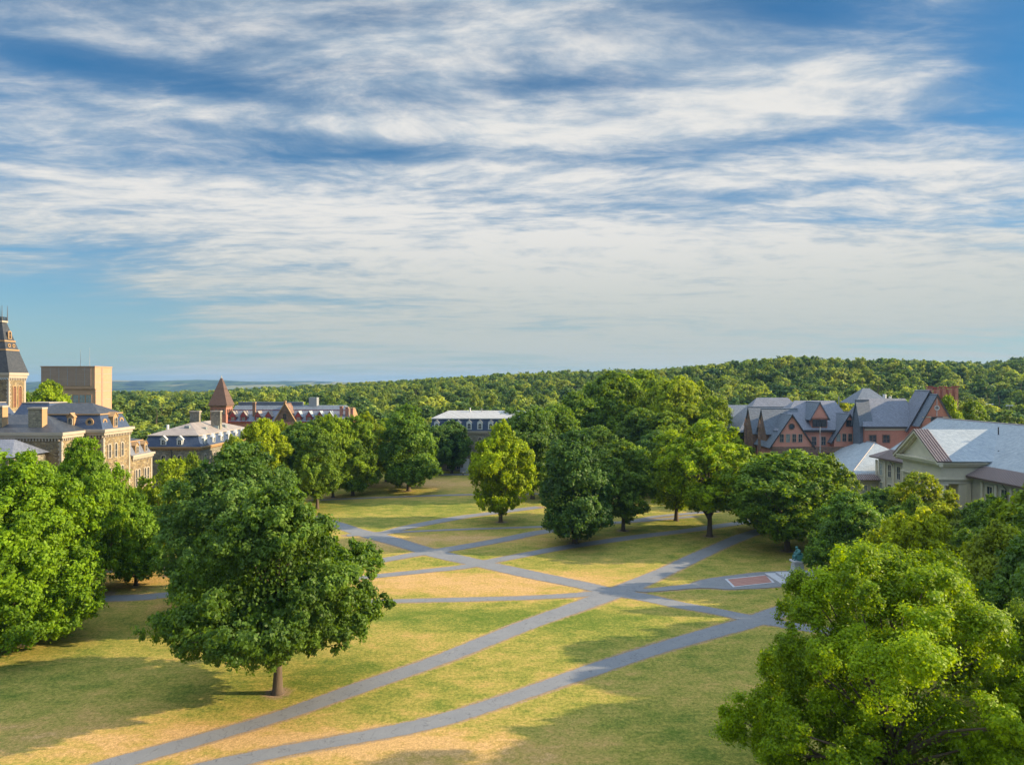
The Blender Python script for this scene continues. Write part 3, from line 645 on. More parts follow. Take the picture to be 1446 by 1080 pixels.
def cornice(parent, x0, x1, y0, y1, z, h_=.8, out=.5, m_='trim', dent=True):
    mb = MB(); mb.box(x0-out, x1+out, y0-out, y1+out, z-h_*.35, z); mb.box(x0-out*.55, x1+out*.55, y0-out*.55, y1+out*.55, z-h_*.7, z-h_*.35)
    if dent:
        d = .55; a = x0
        while a < x1: mb.box(a, a+.22, y0-out*.4, y0-.001, z-h_, z-h_*.7); a += d
        a = y0
        while a < y1: mb.box(x1+.001, x1+out*.4, a, a+.22, z-h_, z-h_*.7); a += d
    return mb.build('cornice', M[m_], parent)

# ------------------------------------------------------------------ stone hall (left)
B = thing('stone_hall', 'long yellow-brown stone hall with mansard roofs, white quoins and chimneys at the left', 'building', (-86, 135, 0))
def rel(B):
    """parts are written in world coordinates, then made relative to the thing"""
    off = B.location.copy()
    for c in B.children:
        c.matrix_basis = Matrix.Translation(-off) @ c.matrix_basis
MB().box(-150, -78.5, 123.4, 130.2, 0, 23).box(-150, -88, 130.2, 150, 0, 23).build('wall', M['stone'], B)
MB().box(-88, -75, 130, 139, 0, 23.02).build('wall', M['stone'], B)
MB().box(-88, -75.02, 139, 147.5, 0, 17.4).build('wall', M['stone'], B)
cornice(B, -150, -78.5, 123.4, 130, 23.3, 1.5, .6)
cornice(B, -87.9, -75, 130, 139, 23.38, 1.5, .65)
cornice(B, -88, -75.02, 139.9, 147.5, 17.6, 1.2, .5)
MB().hip((-150.5, -78.0, 122.9, 138), 23.32, (-142, 130.5), (-86, 130.5), 26.1).build('roof', M['slatedk'], B)
MB().frus((-88, -75.1, 129.9, 139.2), 23.4, (-88, -76.2, 130.9, 138.2), 26.0).build('roof', M['slateblue'], B)
MB().box(-88.2, -76.0, 130.7, 138.4, 26.0, 26.22).build('roof_edge', M['trimwarm'], B)
MB().hip((-90, -76.3, 130.9, 138.2), 26.22, (-86, 134.6), (-79.8, 134.6), 28.1).build('roof', M['slatedk'], B)
MB().frus((-88, -75.1, 139.6, 147.4), 17.62, (-88, -76.3, 139.6, 146.2), 20.1).build('roof', M['slatepurple'], B)
MB().box(-88, -76.15, 139.6, 146.35, 20.1, 20.28).build('roof_edge', M['trimwarm'], B)
MB().hip((-88, -76.3, 139.6, 146.2), 20.28, (-84, 143), (-80, 143), 21.2).build('roof', M['slatedk'], B)
for x, y in ((-75, 130), (-78.5, 123.4)): quoin(B, x, y, 8, 21.9)
for yy in (138.6,): MB().box(-75.5, -74.95, yy, yy+.45, 8, 21.8).build('quoin', M['trim'], B)
MB().box(-75.5, -74.95, 147.1, 147.54, 4, 16.4).build('quoin', M['trim'], B)
for yy, z in ((131.8, 18.0), (133.9, 18.0), (136.1, 18.0), (131.8, 13.6), (133.9, 13.6), (136.1, 13.6), (131.8, 9), (133.9, 9), (136.1, 9)):
    window(B, -75, yy, z, 'E', .75, 2.5, 1, 'trim', .2)
for yy in (141.2, 142.3, 144.6, 145.7):
    for z in (11.2, 6.): window(B, -75.02, yy, z, 'E', .72, 3.4, 1, 'trim', .18)
for xx in (-77.4,): window(B, xx, 130, 17.5, 'S', .8, 2.6, 1, 'trim', .2)
for xx in (-82, -86, -90, -94, -98, -102, -106): window(B, xx, 123.4, 16.5, 'S', 1., 3., 1, 'trim', .2)
dormer(B, -75.15, 134.2, 23.5, 'E', 1.5, 2.1, 1.3, 'trimwarm', 'trimwarm', 1, 'trim')
for yy in (131.6, 137.2): window(B, -75.75, yy, 24.6, 'E', .8, 1, 0, 'trimwarm', .3, True)
dormer(B, -81.0, 129.9, 23.5, 'S', 1.2, 2.2, 1.2, 'trimwarm', 'trimwarm', 1, 'trim')
window(B, -77.7, 130.35, 24.7, 'S', .8, 1, 0, 'trimwarm', .35, True)
for yy in (142, 145.4): dormer(B, -75.2, yy, 17.7, 'E', 1.2, 1.7, 1.2, 'trimwarm', 'trimwarm', 1, 'trim')
for x0, x1, y0, z1 in ((-85.4, -83.0, 125.0, 27.3), (-92.4, -90.0, 125.0, 27.6), (-100, -97.6, 125, 27.5)):
    c = MB().box(x0, x1, y0, y0+1.3, 23.3, z1).build('chimney', M['greystone'], B)
    MB().box(x0-.12, x1+.14, y0-.12, y0+1.42, z1, z1+.3).build('chimney_cap', M['trim'], c)
    MB().box(x1+.003, x1+.09, y0-.05, y0+1.35, 23.6, z1-.02).build('quoin', M['trimwarm'], c)  # warm sheet over the right side, sunlight put into its colour
for x0, x1 in ((-105.5, -97.), (-121, -110.5)):
    MB().frus((x0, x1, 149, 158), 24.5, (x0+1.4, x1-1.4, 150.5, 156.5), 27.6).build('roof', M['slateblue'], B)
    MB().box(x0+1.3, x1-1.3, 150.4, 156.6, 27.6, 27.75).build('roof_edge', M['trim'], B)
MB().box(-104, -81.5, 114.5, 123.38, 0, 19.9).build('wall', M['greystone'], B)
MB().hip((-104.5, -80.5, 113.9, 123.38), 19.92, (-99, 121), (-85, 121), 22.3).build('roof', M['slatepurple'], B)
# far stone tower of the hall
tw = B
MB().box(-125, -117.2, 164.9, 170.6, 0, 32.8).build('tower_wall', M['stone'], B)
cornice(B, -125, -117.2, 164.9, 170.6, 34.3, 1.8, .5)
quoin(B, -117.2, 164.9, 20, 32.4)
MB().box(-117.7, -117.15, 170.1, 170.64, 20, 32.4).build('quoin', M['trim'], B)
for yy in (166.7, 168.6):
    o = window(B, -117.2, yy, 26.2, 'E', .95, 4.9, 1, 'trimwarm', .2, gm='glass'); mb = MB()
    for k in range(14): mb.box(-.45, .45, -.12, -.05, .2+k*.32, .36+k*.32)
    l_ = mb.build('louvre', M['wood'], o)
MB().box(-117.9, -117.1, 166.2, 169.4, 24.9, 25.2).build('sill', M['trim'], B)
sp_ = MB().frus((-125.4, -116.8, 164.4, 171.1), 34.32, (-121.9, -120.3, 167., 168.6), 46.2).build('spire_roof', M['slatedk'], B)
for z, t in ((39.5, .35), (41.6, .35)):
    k = (z-34.32)/(46.2-34.32); a = 4.3*(1-k)+.8*k+.06; b_ = 3.35*(1-k)+.8*k+.06
    MB().box(-121.1-a, -121.1+a, 167.78-b_, 167.78+b_, z, z+t).build('roof_band', M['trimwarm'], sp_)
for yy in (167.0, 168.5): window(B, -118.65, yy, 40.7, 'E', .5, 1, 0, 'trimwarm', .2, True)
window(B, -119.1, 167.8, 42.4, 'E', .7, 1.6, 1, 'trimwarm', .22)
MB().box(-122.1, -120.1, 166.8, 168.8, 46.2, 46.6).build('roof_platform', M['trim'], B)
cr_ = MB()
for a in (-122.0, -120.2):
    for b_ in (166.9, 168.7): cr_.tube([(a, b_, 46.6), (a, b_, 48.0), (a, b_, 50.2)], [.12, .09, .04], 6)
for k in range(7):
    for b_ in (166.9, 168.7): cr_.box(-122+k*.3-.03, -122+k*.3+.03, b_-.03, b_+.03, 46.6, 47.5)
    cr_.box(-120.23, -120.17, 166.9+k*.3-.03, 166.9+k*.3+.03, 46.6, 47.5)
for z in (46.9, 47.4):
    cr_.box(-122, -120.2, 166.86, 166.94, z, z+.1); cr_.box(-122, -120.2, 168.66, 168.74, z, z+.1); cr_.box(-120.24, -120.16, 166.95, 168.65, z, z+.1)
cr_.build('roof_railing', M['black'], B)
rel(B)

# ------------------------------------------------------------------ concrete block far left
B = thing('concrete_block', 'tall tan concrete block with blank overhanging top floor and two antennas', 'building', (-206, 336, 0))
MB().box(-218.8, -193.8, 329, 343, 29, 39.2).build('wall', M['conc'], B)
MB().box(-218.7, -195.6, 328.85, 329, 30.4, 39.0).build('panel', M['concshade'], B)  # darker sheet over the upper front, its shade painted in
MB().box(-214, -193.8, 329.6, 342.9, 0, 28.98).build('wall', M['conc'], B)
MB().box(-193.82, -193.7, 334.2, 335.4, 0, 39.).build('recess_shade', M['concshade'], B)  # flat strip, the shade of the recess given as a darker colour
j_ = MB()
for z in (12, 16, 20, 24, 28, 32, 36): j_.box(-193.8, -193.74, 329.1, 334.1, z, z+.12).box(-193.8, -193.74, 335.5, 342.9, z, z+.12)
for k in range(5): j_.box(-214.5+k*4, -214.35+k*4, 328.8, 328.85, 30.4, 39)
j_.build('panel_joint', M['metal'], B)
MB().box(-219, -193.6, 328.7, 343.2, 39.2, 39.6).build('parapet', M['conc'], B)
for k in range(6): window(B, -212+k*3.0, 329.6, 22.6, 'S', 2.5, 3.6, 0, 'conc', .2, gm='blind')
for x, z in ((-203.5, 47.5), (-199.2, 48.6)):
    MB().tube([(x, 334, 39.5), (x, 334, z)], [.12, .05], 6).build('antenna', M['metal'], B)
rel(B)

# ------------------------------------------------------------------ mansard hall
B = thing('mansard_hall', 'grey stone hall with blue slate mansard, two white dormers and pale hipped roof', 'building', (-83, 190, 0))
MB().box(-90.3, -76.7, 174, 206, 0, 15.9).build('wall', M['greystone'], B)
cornice(B, -90.3, -76.7, 174, 206, 16.2, .9, .45, 'trimwarm')
MB().frus((-90.6, -76.4, 173.7, 206.3), 16.22, (-89.7, -77.5, 174.8, 205.2), 18.8).build('roof', M['slateblue'], B)
MB().box(-90.0, -77.2, 174.5, 205.5, 18.8, 18.98).build('roof_edge', M['trim'], B)
MB().hip((-90.0, -77.2, 174.5, 205.5), 18.98, (-83.6, 184), (-83.6, 197), 21.5).build('roof', M['roofbrown'], B)
for x in (-85.6, -81.6):
    dormer(B, x, 173.9, 16.5, 'S', 1.5, 1.6, 1.3, 'white', 'white', 1, 'white')
    for z in (11.8, 7.5): window(B, x, 174, z, 'S', 1., 2.3, 1, 'trim', .2)
for y in (177, 182, 187, 192, 197, 202):
    dormer(B, -76.6, y, 16.5, 'E', 1.5, 1.6, 1.3, 'white', 'white', 1, 'white')
    for z in (11.8, 7.5): window(B, -76.7, y, z, 'E', 1., 2.3, 1, 'trim', .2)
for x, y in ((-86.0, 189), (-80.8, 190)):
    c = MB().box(x, x+2.5, y, y+1.2, 19, 24.1).build('chimney', M['greystone'], B); MB().box(x-.15, x+2.65, y-.15, y+1.35, 24.1, 24.4).build('chimney_cap', M['trim'], c)
MB().tube([(-88, 181, 19.5), (-88, 181, 21.2)], [.35, .35], 8).build('roof_vent', M['white'], B)
for x, y in ((-82.5, 180), (-80, 184), (-79.3, 190), (-79.4, 195)): MB().frus((x-.7, x+.7, y-.5, y+.5), 19.6, (x-.6, x+.6, y-.4, y+.4), 21.0 if x < -81 else 20.4).build('skylight', M['blind'], B)
MB().tube([(-83.6, 173.85, 4), (-83.6, 173.85, 15.6)], [.08, .08], 6).build('drainpipe', M['black'], B)
rel(B)

# ------------------------------------------------------------------ spired red hall
B = thing('spired_hall', 'long dark red brick hall with pyramid spire tower and row of red dormers', 'building', (-90, 268, 0))
tx0, tx1, ty0, ty1 = -110.8, -105, 260, 266
MB().box(tx0, tx1, ty0, ty1, 0, 23.6).build('tower_wall', M['redbrick'], B)
MB().box(tx0-.3, tx1+.3, ty0-.3, ty1+.3, 23.0, 23.6).build('cornice', M['brownstone'], B)
sp_ = MB().frus((tx0-.6, tx1+.6, ty0-.6, ty1+.6), 23.62, (-108.2, -107.6, 262.7, 263.3), 33.6).build('spire_roof', M['redtile'], B)
for z in (27., 29.6): 
    k = (z-23.62)/10; a = 3.5*(1-k)+.33*k; MB().box(-107.9-a, -107.9+a, 263-a, 263+a, z, z+.12).build('roof_band', M['darktrim'], sp_)
MB().tube([(-107.9, 263, 33.5), (-107.9, 263, 34.6)], [.3, .12], 6).build('finial', M['metal'], sp_)
for k in range(4): window(B, -110+k*1.4, 260, 20.3, 'S', .7, 1.8, 1, 'brownstone', .15, gm='blind' if k % 2 else 'glass')
for k in range(3): window(B, -105, 261.4+k*1.7, 20.3, 'E', .7, 1.8, 1, 'brownstone', .15)
MB().box(-105, -60, 262, 278, 0, 17.3).build('wall', M['redbrick'], B)
MB().box(-105, -59.6, 261.5, 278.5, 17.3, 17.6).build('cornice', M['redtrim'], B)
MB().frus((-104.98, -59.8, 261.6, 278.4), 17.62, (-104.98, -62, 266.2, 273.8), 21.6).build('roof', M['slatepurple'], B)
MB().box(-104.98, -61.9, 266.0, 274, 21.6, 21.75).build('roof_edge', M['redtrim'], B)
MB().frus((-104.98, -62, 266.1, 273.9), 21.76, (-104.9, -63.5, 268.6, 271.4), 23.3).build('roof', M['slate'], B)
MB().box(-104, -80, 269.2, 272, 23.3, 24.6).build('roof_monitor', M['slate'], B)
for k, px in enumerate((331, 346, 366, 381, 423, 438, 453, 467)):
    x = (px-723)*.2635; red = px > 400
    mb = MB().box(x-1.1, x+1.1, 262, 266, 17.7, 19.4); d = mb.build('dormer', M['redtrim'], B)
    MB().gable(x-1.3, x+1.3, 261.85, 267, 19.42, 21.3, 'y').build('dormer_gable', M['redtrim'], d)
    MB().slab([(x+1.5, 261.7, 19.3), (x, 261.7, 21.5), (x, 267, 21.5), (x+1.5, 267, 19.3)], (1, 0, .75), .12).slab([(x-1.5, 261.7, 19.3), (x-1.5, 267, 19.3), (x, 267, 21.5), (x, 261.7, 21.5)], (-1, 0, .75), .12).build('dormer_roof', M['slatepl' if red else 'roofbrown'], d)
    window(B, x, 262, 17.8, 'S', 1.3, 1.4, 0, 'redtrim', .1, gm='blind')
x = (403-723)*.2615
MB().box(x-3.8, x+3.8, 260.8, 266, 0, 17.4).build('wall', M['redbrick'], B)
g_ = MB().gable(x-4, x+4, 260.8, 268, 17.42, 24.3, 'y').build('gable', M['brownstone'], B)
MB().slab([(x+4.4, 260.5, 17.2), (x, 260.5, 24.7), (x, 261.3, 24.7), (x+4.4, 261.3, 17.2)], (1, 0, .55), .3).slab([(x-4.4, 260.5, 17.2), (x-4.4, 261.3, 17.2), (x, 261.3, 24.7), (x, 260.5, 24.7)], (-1, 0, .55), .3).build('coping', M['trimwarm'], g_)
MB().box(x-.4, x+.4, 260.6, 261.5, 24.4, 25.4).build('finial', M['trimwarm'], g_)
window(B, x, 260.8, 18.4, 'S', 1.2, 2.2, 1, 'brownstone', .15)
for px, z1, m_ in ((359, 24.4, 'brownstone'), (482, 22.9, 'redbrick'), (490, 22.6, 'redbrick'), (497, 22.3, 'redbrick')):
    x = (px-723)*.264; c = MB().box(x-.5, x+.5, 263.5, 264.6, 17.5, z1).build('chimney', M[m_], B); MB().box(x-.62, x+.62, 263.4, 264.7, z1, z1+.3).build('chimney_cap', M['trimwarm'], c)
x = (442-723)*.268; MB().box(x-1.6, x+1.4, 268, 271, 22.5, 26.3).build('roof_vent', M['metal'], B)
MB().gable(-66, -59.9, 262.1, 278, 17.6, 22.5, 'x').build('gable', M['trimwarm'], B)
for y in range(8): 
    pass
for k in range(14):
    window(B, -103+k*3.2, 262, 11.5, 'S', 1.1, 2.6, 0, 'brownstone', .15); window(B, -103+k*3.2, 262, 6.5, 'S', 1.1, 2.6, 0, 'brownstone', .15)
rel(B)

# ------------------------------------------------------------------ grey dormered hall (centre)
B = thing('dormered_hall', 'grey stone hall with pale hipped roof, navy mansard and white arched dormers', 'building', (-10, 262, 0))
x0, x1 = -29.5, 10.
MB().box(x0, x1, 256, 270, 0, 13.9).build('wall', M['greystone'], B)
cornice(B, x0, x1, 256, 270, 14.5, 1.2, .4, 'trim')
MB().frus((x0-.3, x1+.3, 255.7, 270.3), 14.52, (x0+.6, x1-.6, 256.6, 269.4), 18.8).build('roof', M['slateblue'], B)
MB().box(x0+.2, x1-.2, 256.2, 269.8, 18.8, 19.05).build('roof_edge', M['white'], B)
MB().hip((x0+.2, x1-.2, 256.2, 269.8), 19.06, (x0+6, 263), (x1-6, 263), 21.6).build('roof', M['roofgrey'], B)
for k in range(9):
    x = x0+2.3+k*4.2 if k < 2 else x0+2.3+k*3.9
    dormer(B, x, 255.8, 14.9, 'S', 1.9, 2.6, 1.2, 'white', 'white', 1, 'white')
    for z in (9.5, 5., .8): window(B, x, 256, z, 'S', 1.2, 2.6, 1, 'trim', .2)
MB().tube([(-15.5, 262, 21.), (-15.5, 262, 22.6)], [.25, .25], 8).build('roof_vent', M['white'], B)
MB().tube([(-11.2, 262, 21.), (-11.2, 262, 22.5)], [.15, .15], 8).build('roof_vent', M['metal'], B)
MB().box(-18.5, -14.5, 253.5, 255.99, 0, 1.2).box(-18.5, -14.5, 252.5, 253.49, 0, .7).box(-18.5, -14.5, 251.6, 252.49, 0, .35).build('steps', M['granite'], B)
MB().box(-17.6, -15.4, 255.7, 256.1, 1.2, 4.4).build('door', M['white'], B)
rel(B)

# ------------------------------------------------------------------ red gabled hall (right)
B = thing('gabled_hall', 'salmon red brick hall with slate roofs and three steep street gables', 'building', (85, 215, 0))
def gablefront(B, pxl, pxr, apy, fty, D, back, wm='salmon', rm='slate', zb=0., edge_w=.35):
    """brick gable facing the camera with slate slopes running back"""
    xl, xr = (pxl-723)*D/1000, (pxr-723)*D/1000; za, zf = CAMH+(540-apy)*D/1000, CAMH+(540-fty)*D/1000
    xm = (xl+xr)/2
    g_ = MB().add([(xl, D, zf), (xr, D, zf), (xm, D, za), (xl, D+.5, zf), (xr, D+.5, zf), (xm, D+.5, za)], [(0,1,2),(4,3,5),(1,4,5,2),(3,0,2,5),(0,3,4,1)]).build('gable', M[wm], B)
    MB().box(xl+.25, xr-.25, D, D+back-.3, zb, zf).build('wall', M[wm], B)
    w_ = xm-xl; h_ = za-zf; n = Vector((-h_, 0, w_)).normalized(); o = .45
    r = MB(); ex = .5
    for s in (-1, 1):
        nn = Vector((n.x*-s*-1, 0, n.z)); nn = Vector((s*abs(n.x), 0, n.z)); off = nn*.32
        xe = xm+s*(w_+ex); ze = zf-h_/w_*ex
        pts = [Vector((xe, D-o, ze))+off, Vector((xm, D-o, za))+off*1.0+Vector((-off.x, 0, .2)), Vector((xm, D+back, za))+off*1.0+Vector((-off.x, 0, .2)), Vector((xe, D+back, ze))+off]
        r.slab(pts, nn, .3)
    rf = r.build('roof', M[rm], B)
    e = MB()
    for s in (-1, 1):
        nn = Vector((s*abs(n.x), 0, n.z)); xe = xm+s*(w_+ex); ze = zf-h_/w_*ex
        p0, p1 = Vector((xe, D-o-.06, ze))+nn*.36, Vector((xm, D-o-.06, za+.36))
        e.slab([p0, p1, p1-Vector((0, 0, edge_w*1.5)), p0-Vector((0, 0, edge_w*1.5))], (0, -1, 0), .055)
    e.build('bargeboard', M['darktrim'], rf)
    return g_, xm, zf, za
D = 200.
gA, xm, zf, za = gablefront(B, 1089.7, 1147, 586.5, 629.5, D, 16)
for k in range(4): window(B, xm-2.9+k*1.75, D, 15.2, 'S', 1.0, 2.2, 0, 'trim', .09, gm='blind' if k in (1,) else 'glass')
window(B, xm-.1, D, 19.6, 'S', 1.5, 1, 0, 'brownstone', .15, True)
gB, xm2, zf2, za2 = gablefront(B, 1176.5, 1222, 585.5, 622, D, 16)
for k in range(4): window(B, xm2-3.1+k*1.65, D, 15.4, 'S', 1.0, 2.1, 0, 'trim', .09, gm='blind' if k in (0, 3) else 'glass')
window(B, xm2-.05, D, 19.6, 'S', 1.6, 1.7, 0, 'brownstone', .15)
MB().box(76, 98.5, 202.2, 218, 0, 18.2).build('wall', M['salmon'], B)
MB().box(73.4, 99.8, 199.75, 199.98, 0, 13.9).build('base_wall', M['brownstone'], B)
for k in range(6): window(B, 75+k*4.6, 199.75, 9.2, 'S', 1.5, 2.8, 0, 'brownstone', .2)
MB().hip((75.5, 98.8, 201.6, 222), 18.22, (84.5, 211.8), (96.5, 211.8), 26.6).build('roof', M['slatepurple'], B)
MB().box(82.6, 93.2, 201.35, 201.6, 17.9, 18.5).build('gutter', M['darktrim'], B)
for x in (86.2, 88.9): window(B, x, 202.2, 14.2, 'S', 1.2, 2.3, 0, 'trim', .09)
# big central dormer
dm = MB().box(85.8, 90.2, 202.6, 208, 18.6, 21.8).build('dormer', M['redbrick'], B)
gd = MB().gable(85.4, 90.5, 202.4, 211, 21.82, 26.1, 'y').build('dormer_gable', M['salmon'], dm)
xc = 87.95
MB().slab([(xc-3., 202.1, 21.3), (xc-3., 211.5, 21.3), (xc, 211.5, 26.5), (xc, 202.1, 26.5)], (-5.2, 0, 3.), .25).slab([(xc+3., 202.1, 21.3), (xc, 202.1, 26.5), (xc, 211.5, 26.5), (xc+3., 211.5, 21.3)], (5.2, 0, 3.), .25).build('dormer_roof', M['slate'], dm)
for k in range(3): window(B, 86.6+k*1.35, 202.6, 19.4, 'S', 1.1, 1.9, 0, 'slatedk', .12)
MB().tube([(96., 208, 25), (96, 208, 28)], [.15, .12], 6).build('roof_vent', M['metal'], B)
# left wings with gable ends that face left
def sidegable(B, x0, x1, yc, half, ze, zr, wm='brownstone', rm='slate', zb=0):
    MB().box(x0, x1, yc-half, yc+half, zb, ze).build('wall', M[wm], B)
    g_ = MB().gable(x0, x0+.5, yc-half, yc+half, ze+.01, zr, 'x').build('gable', M[wm], B)
    r = MB(); h_ = zr-ze
    for s in (-1, 1):
        nn = Vector((0, s*h_, half)).normalized(); off = nn*.3
        r.slab([Vector((x0-.3, yc+s*(half+.4), ze-h_/half*.4))+off, Vector((x1, yc+s*(half+.4), ze-h_/half*.4))+off, Vector((x1, yc, zr+.32)), Vector((x0-.3, yc, zr+.32))], nn, .28)
    r.build('roof', M[rm], B); return g_
sidegable(B, 73.6, 84, 208.5, 3.6, 17.6, 24.2, 'brownstone')
sidegable(B, 72.4, 84, 216.5, 3.8, 17.2, 24.4, 'brownstone')
MB().box(75.6, 100, 222, 238, 0, 18).build('wall', M['brownstone'], B)
MB().hip((70.5, 98, 220.5, 240), 16.5, (79.5, 230), (89.5, 230), 27.1).build('roof', M['slatepurple'], B)
MB().box(73, 90, 240, 250, 0, 17.5).build('wall', M['brownstone'], B)
MB().hip((72, 92, 238, 254), 17.5, (75, 246), (89, 246), 24.2).build('roof', M['slate'], B)
MB().box(97, 104, 209, 222, 0, 17).build('wall', M['salmon'], B)
MB().hip((96, 106, 208, 223), 17, (97, 214), (104, 214), 23.3).build('roof', M['slate'], B)
for x, y in ((71.6, 205.), (70.2, 213)):
    MB().tube([(x, y, 8), (x, y, 19.)], [.5, .35], 6).tube([(x, y, 19.), (x, y, 21.5)], [.6, .02], 6).build('pinnacle', M['brownstone'], B)
rel(B)
# flagpole
t = thing('flagpole', 'thin white pole in front of the red gabled hall between its two lower gables', 'flagpole', (84.4, 194, 0))
MB().tube([(0, 0, 0), (0, 0, 10), (0, 0, 19.5)], [.10, .08, .05], 8).build('pole', M['white'], t); MB().tube([(0, 0, 19.5), (0, 0, 19.8)], [.14, .08], 8).build('finial', M['metal'], t)

# ------------------------------------------------------------------ red hall with big slopes (right, behind)
B = thing('slate_hall', 'red brick hall with huge dark slate slopes, white band and brick chimneys', 'building', (112, 200, 0))
MB().box(96.5, 111, 193.6, 206, 0, 19.7).build('wall', M['redbrick'], B)
MB().box(96.4, 111.1, 193.45, 193.6, 18.9, 19.4).build('band', M['trim'], B)
MB().box(96.2, 111.1, 193.2, 193.6, 19.42, 19.95).build('gutter', M['darktrim'], B)
MB().hip((95.8, 113, 193.2, 208), 19.96, (98.5, 200), (111, 200), 27.5).build('roof', M['slatepurple'], B)
sidegable(B, 95.6, 99, 196.6, 2.0, 21., 27., 'slate', 'slate', 12)
MB().hip((99, 109.5, 204, 214), 26., (103.5, 209), (105.5, 209), 30.3).build('roof', M['slate'], B)
for x in (98.6, 102.3): window(B, x, 193.6, 15.6, 'S', 1.8, 2.0, 0, 'brownstone', .15)
# big slope roof A and gable front roof B
g1, xa, zfa, zaa = gablefront(B, 1283, 1341, 552.5, 605, 193., 6.5, 'redbrick', 'slatepurple')
g2, xb, zfb, zbb = gablefront(B, 1301, 1344.5, 558, 598, 189.5, 4, 'redbrick', 'slate')
window(B, xb, 189.5, 25.2, 'S', .9, 1, 0, 'granite', .25, True)
MB().box(xb-.07, xb+.07, 189.35, 189.49, 23, 27.8).build('band', M['granite'], g2)
MB().box(xb-3.9, xb-1.5, 189.35, 189.49, 22.6, 22.9).box(xb+1.5, xb+3.9, 189.35, 189.49, 22.6, 22.9).build('band', M['trim'], B)
MB().box(xb-3.9, xb+3.9, 189.2, 189.49, 20., 20.3).build('band', M['trim'], B)
for k in range(3): window(B, xb-1.05+k*1.05, 189.5, 20.6, 'S', .8, 2.1, 0, 'slatedk', .1)
for k, x in enumerate((120.4, 122.4, 124.2, 126., 127.8)):
    c = MB().box(x-.5, x+.4, 203.4, 204.9, 22, 30.4-(k % 2)*.3).build('chimney', M['redbrick'], B); MB().box(x-.65, x+.55, 203.2, 205.1, 30.6-(k % 2)*.3, 30.9-(k % 2)*.3).build('chimney_cap', M['redtrim'], c)
MB().box(119.6, 129, 205, 212, 0, 27.6).build('wall', M['redbrick'], B)
MB().box(112, 118, 196, 205, 0, 24).build('wall', M['redbrick'], B)
v = MB().tube([(106.8, 203, 26), (106.8, 203, 28.6)], [.5, .5], 8).tube([(108.4, 203, 26), (108.4, 203, 28.)], [.35, .35], 8).build('roof_vent', M['white'], B)
rel(B)

# ------------------------------------------------------------------ portico hall (right foreground)
B = thing('portico_hall', 'long pale limestone hall with pale slate roof and columned pediment portico', 'building', (95, 150, 0))
EX, EZ, RX, RZ_ = 91., 13.5, 103., 23.4
MB().box(91.8, 116, 40, 177.5, 0, 13.3).build('wall', M['lime'], B)
# strip of ribbed copper along the eave, then slate
sl_ = (RZ_-EZ)/(RX-EX); k1 = .24; cx, cz = EX+(RX-EX)*k1, EZ+(RZ_-EZ)*k1*.78
zc = EZ+ (RZ_-EZ)*k1*.80
def roofring(xa, ya, za, xb, yb, zb_, m_, nm):
    return None
NY = 179.5
mb = MB()   # copper eave skirt: west slope, north return, plus soffit
mb.slab([(EX-.6, 38, EZ), (cx, 38, zc), (cx, NY-3.6, zc), (EX-.6, NY, EZ)], (-.6, 0, 1), .18)
mb.slab([(EX-.6, NY, EZ), (cx, NY-3.6, zc), (112, NY-3.6, zc), (116, NY, EZ)], (0, .6, 1), .18)
mb.box(EX-.5, 116, 38, NY-.1, EZ-.35, EZ-.16)
cp = mb.build('eave_roof', M['copper'], B)
rb = MB(); y = 40.
while y < NY-4:
    t = 0; nrm = Vector((-(zc-EZ), 0, (cx-EX+.6))).normalized()*.10
    a, b_ = Vector((EX-.62, y, EZ+.02)), Vector((cx, y, zc+.02))
    rb.add([a, a+Vector((0, .09, 0)), b_+Vector((0, .09, 0)), b_, a+nrm, a+nrm+Vector((0, .09, 0)), b_+nrm+Vector((0, .09, 0)), b_+nrm], [(0,1,5,4),(3,2,1,0),(4,5,6,7),(1,2,6,5),(0,4,7,3),(2,3,7,6)])
    y += .52
rb.build('roof_rib', M['copperpl'], cp)
mb = MB()
mb.slab([(cx, 38, zc), (RX, 38, RZ_), (RX, 171.5, RZ_), (cx, NY-3.6, zc)], (-(RZ_-zc), 0, RX-cx), .2)
mb.slab([(cx, NY-3.6, zc), (RX, 171.5, RZ_), (112, NY-3.6, zc)], (0, 1, .5), .2)
mb.slab([(RX, 38, RZ_), (116, 38, EZ), (116, NY-3.6, EZ), (RX, 171.5, RZ_)], ((RZ_-EZ), 0, 13), .2)
mb.build('roof', M['slatepl'], B)
MB().tube([(RX-.0, 38, RZ_+.03), (RX, 171.5, RZ_+.03)], [.13, .13], 6).tube([(RX, 171.5, RZ_), (cx, NY-3.6, zc)], [.1, .1], 6).build('roof_ridge', M['copperpl'], B)
MB().tube([(97.3, 141.5, 17.8), (97.3, 141.5, 18.4)], [.25, .2], 8).tube([(99.6, 145, 21.3), (99.6, 145, 22.9)], [.12, .12], 8).build('roof_vent', M['black'], B)
for k in range(34):
    y = 44+k*4.0
    if 138 < y < 160: continue
    for z in (9.0, 4.2): window(B, 91.8, y, z, 'W', 1.5, 3.0, 0, 'limelt', .25, gm='blind' if (k*7) % 3 == 0 else 'glass')
    MB().box(91.45, 91.8, y+1.7, y+2.3, 0, 12.6).build('pilaster', M['limelt'], B)
for y in (43, 66, 90, 114, 131, 163, 170):
    MB().tube([(90.6, y, 13.2), (91.4, y, 12.2), (91.55, y, 11.2), (91.55, y, 0)], [.08, .08, .08, .08], 6).build('drainpipe', M['black'], B)
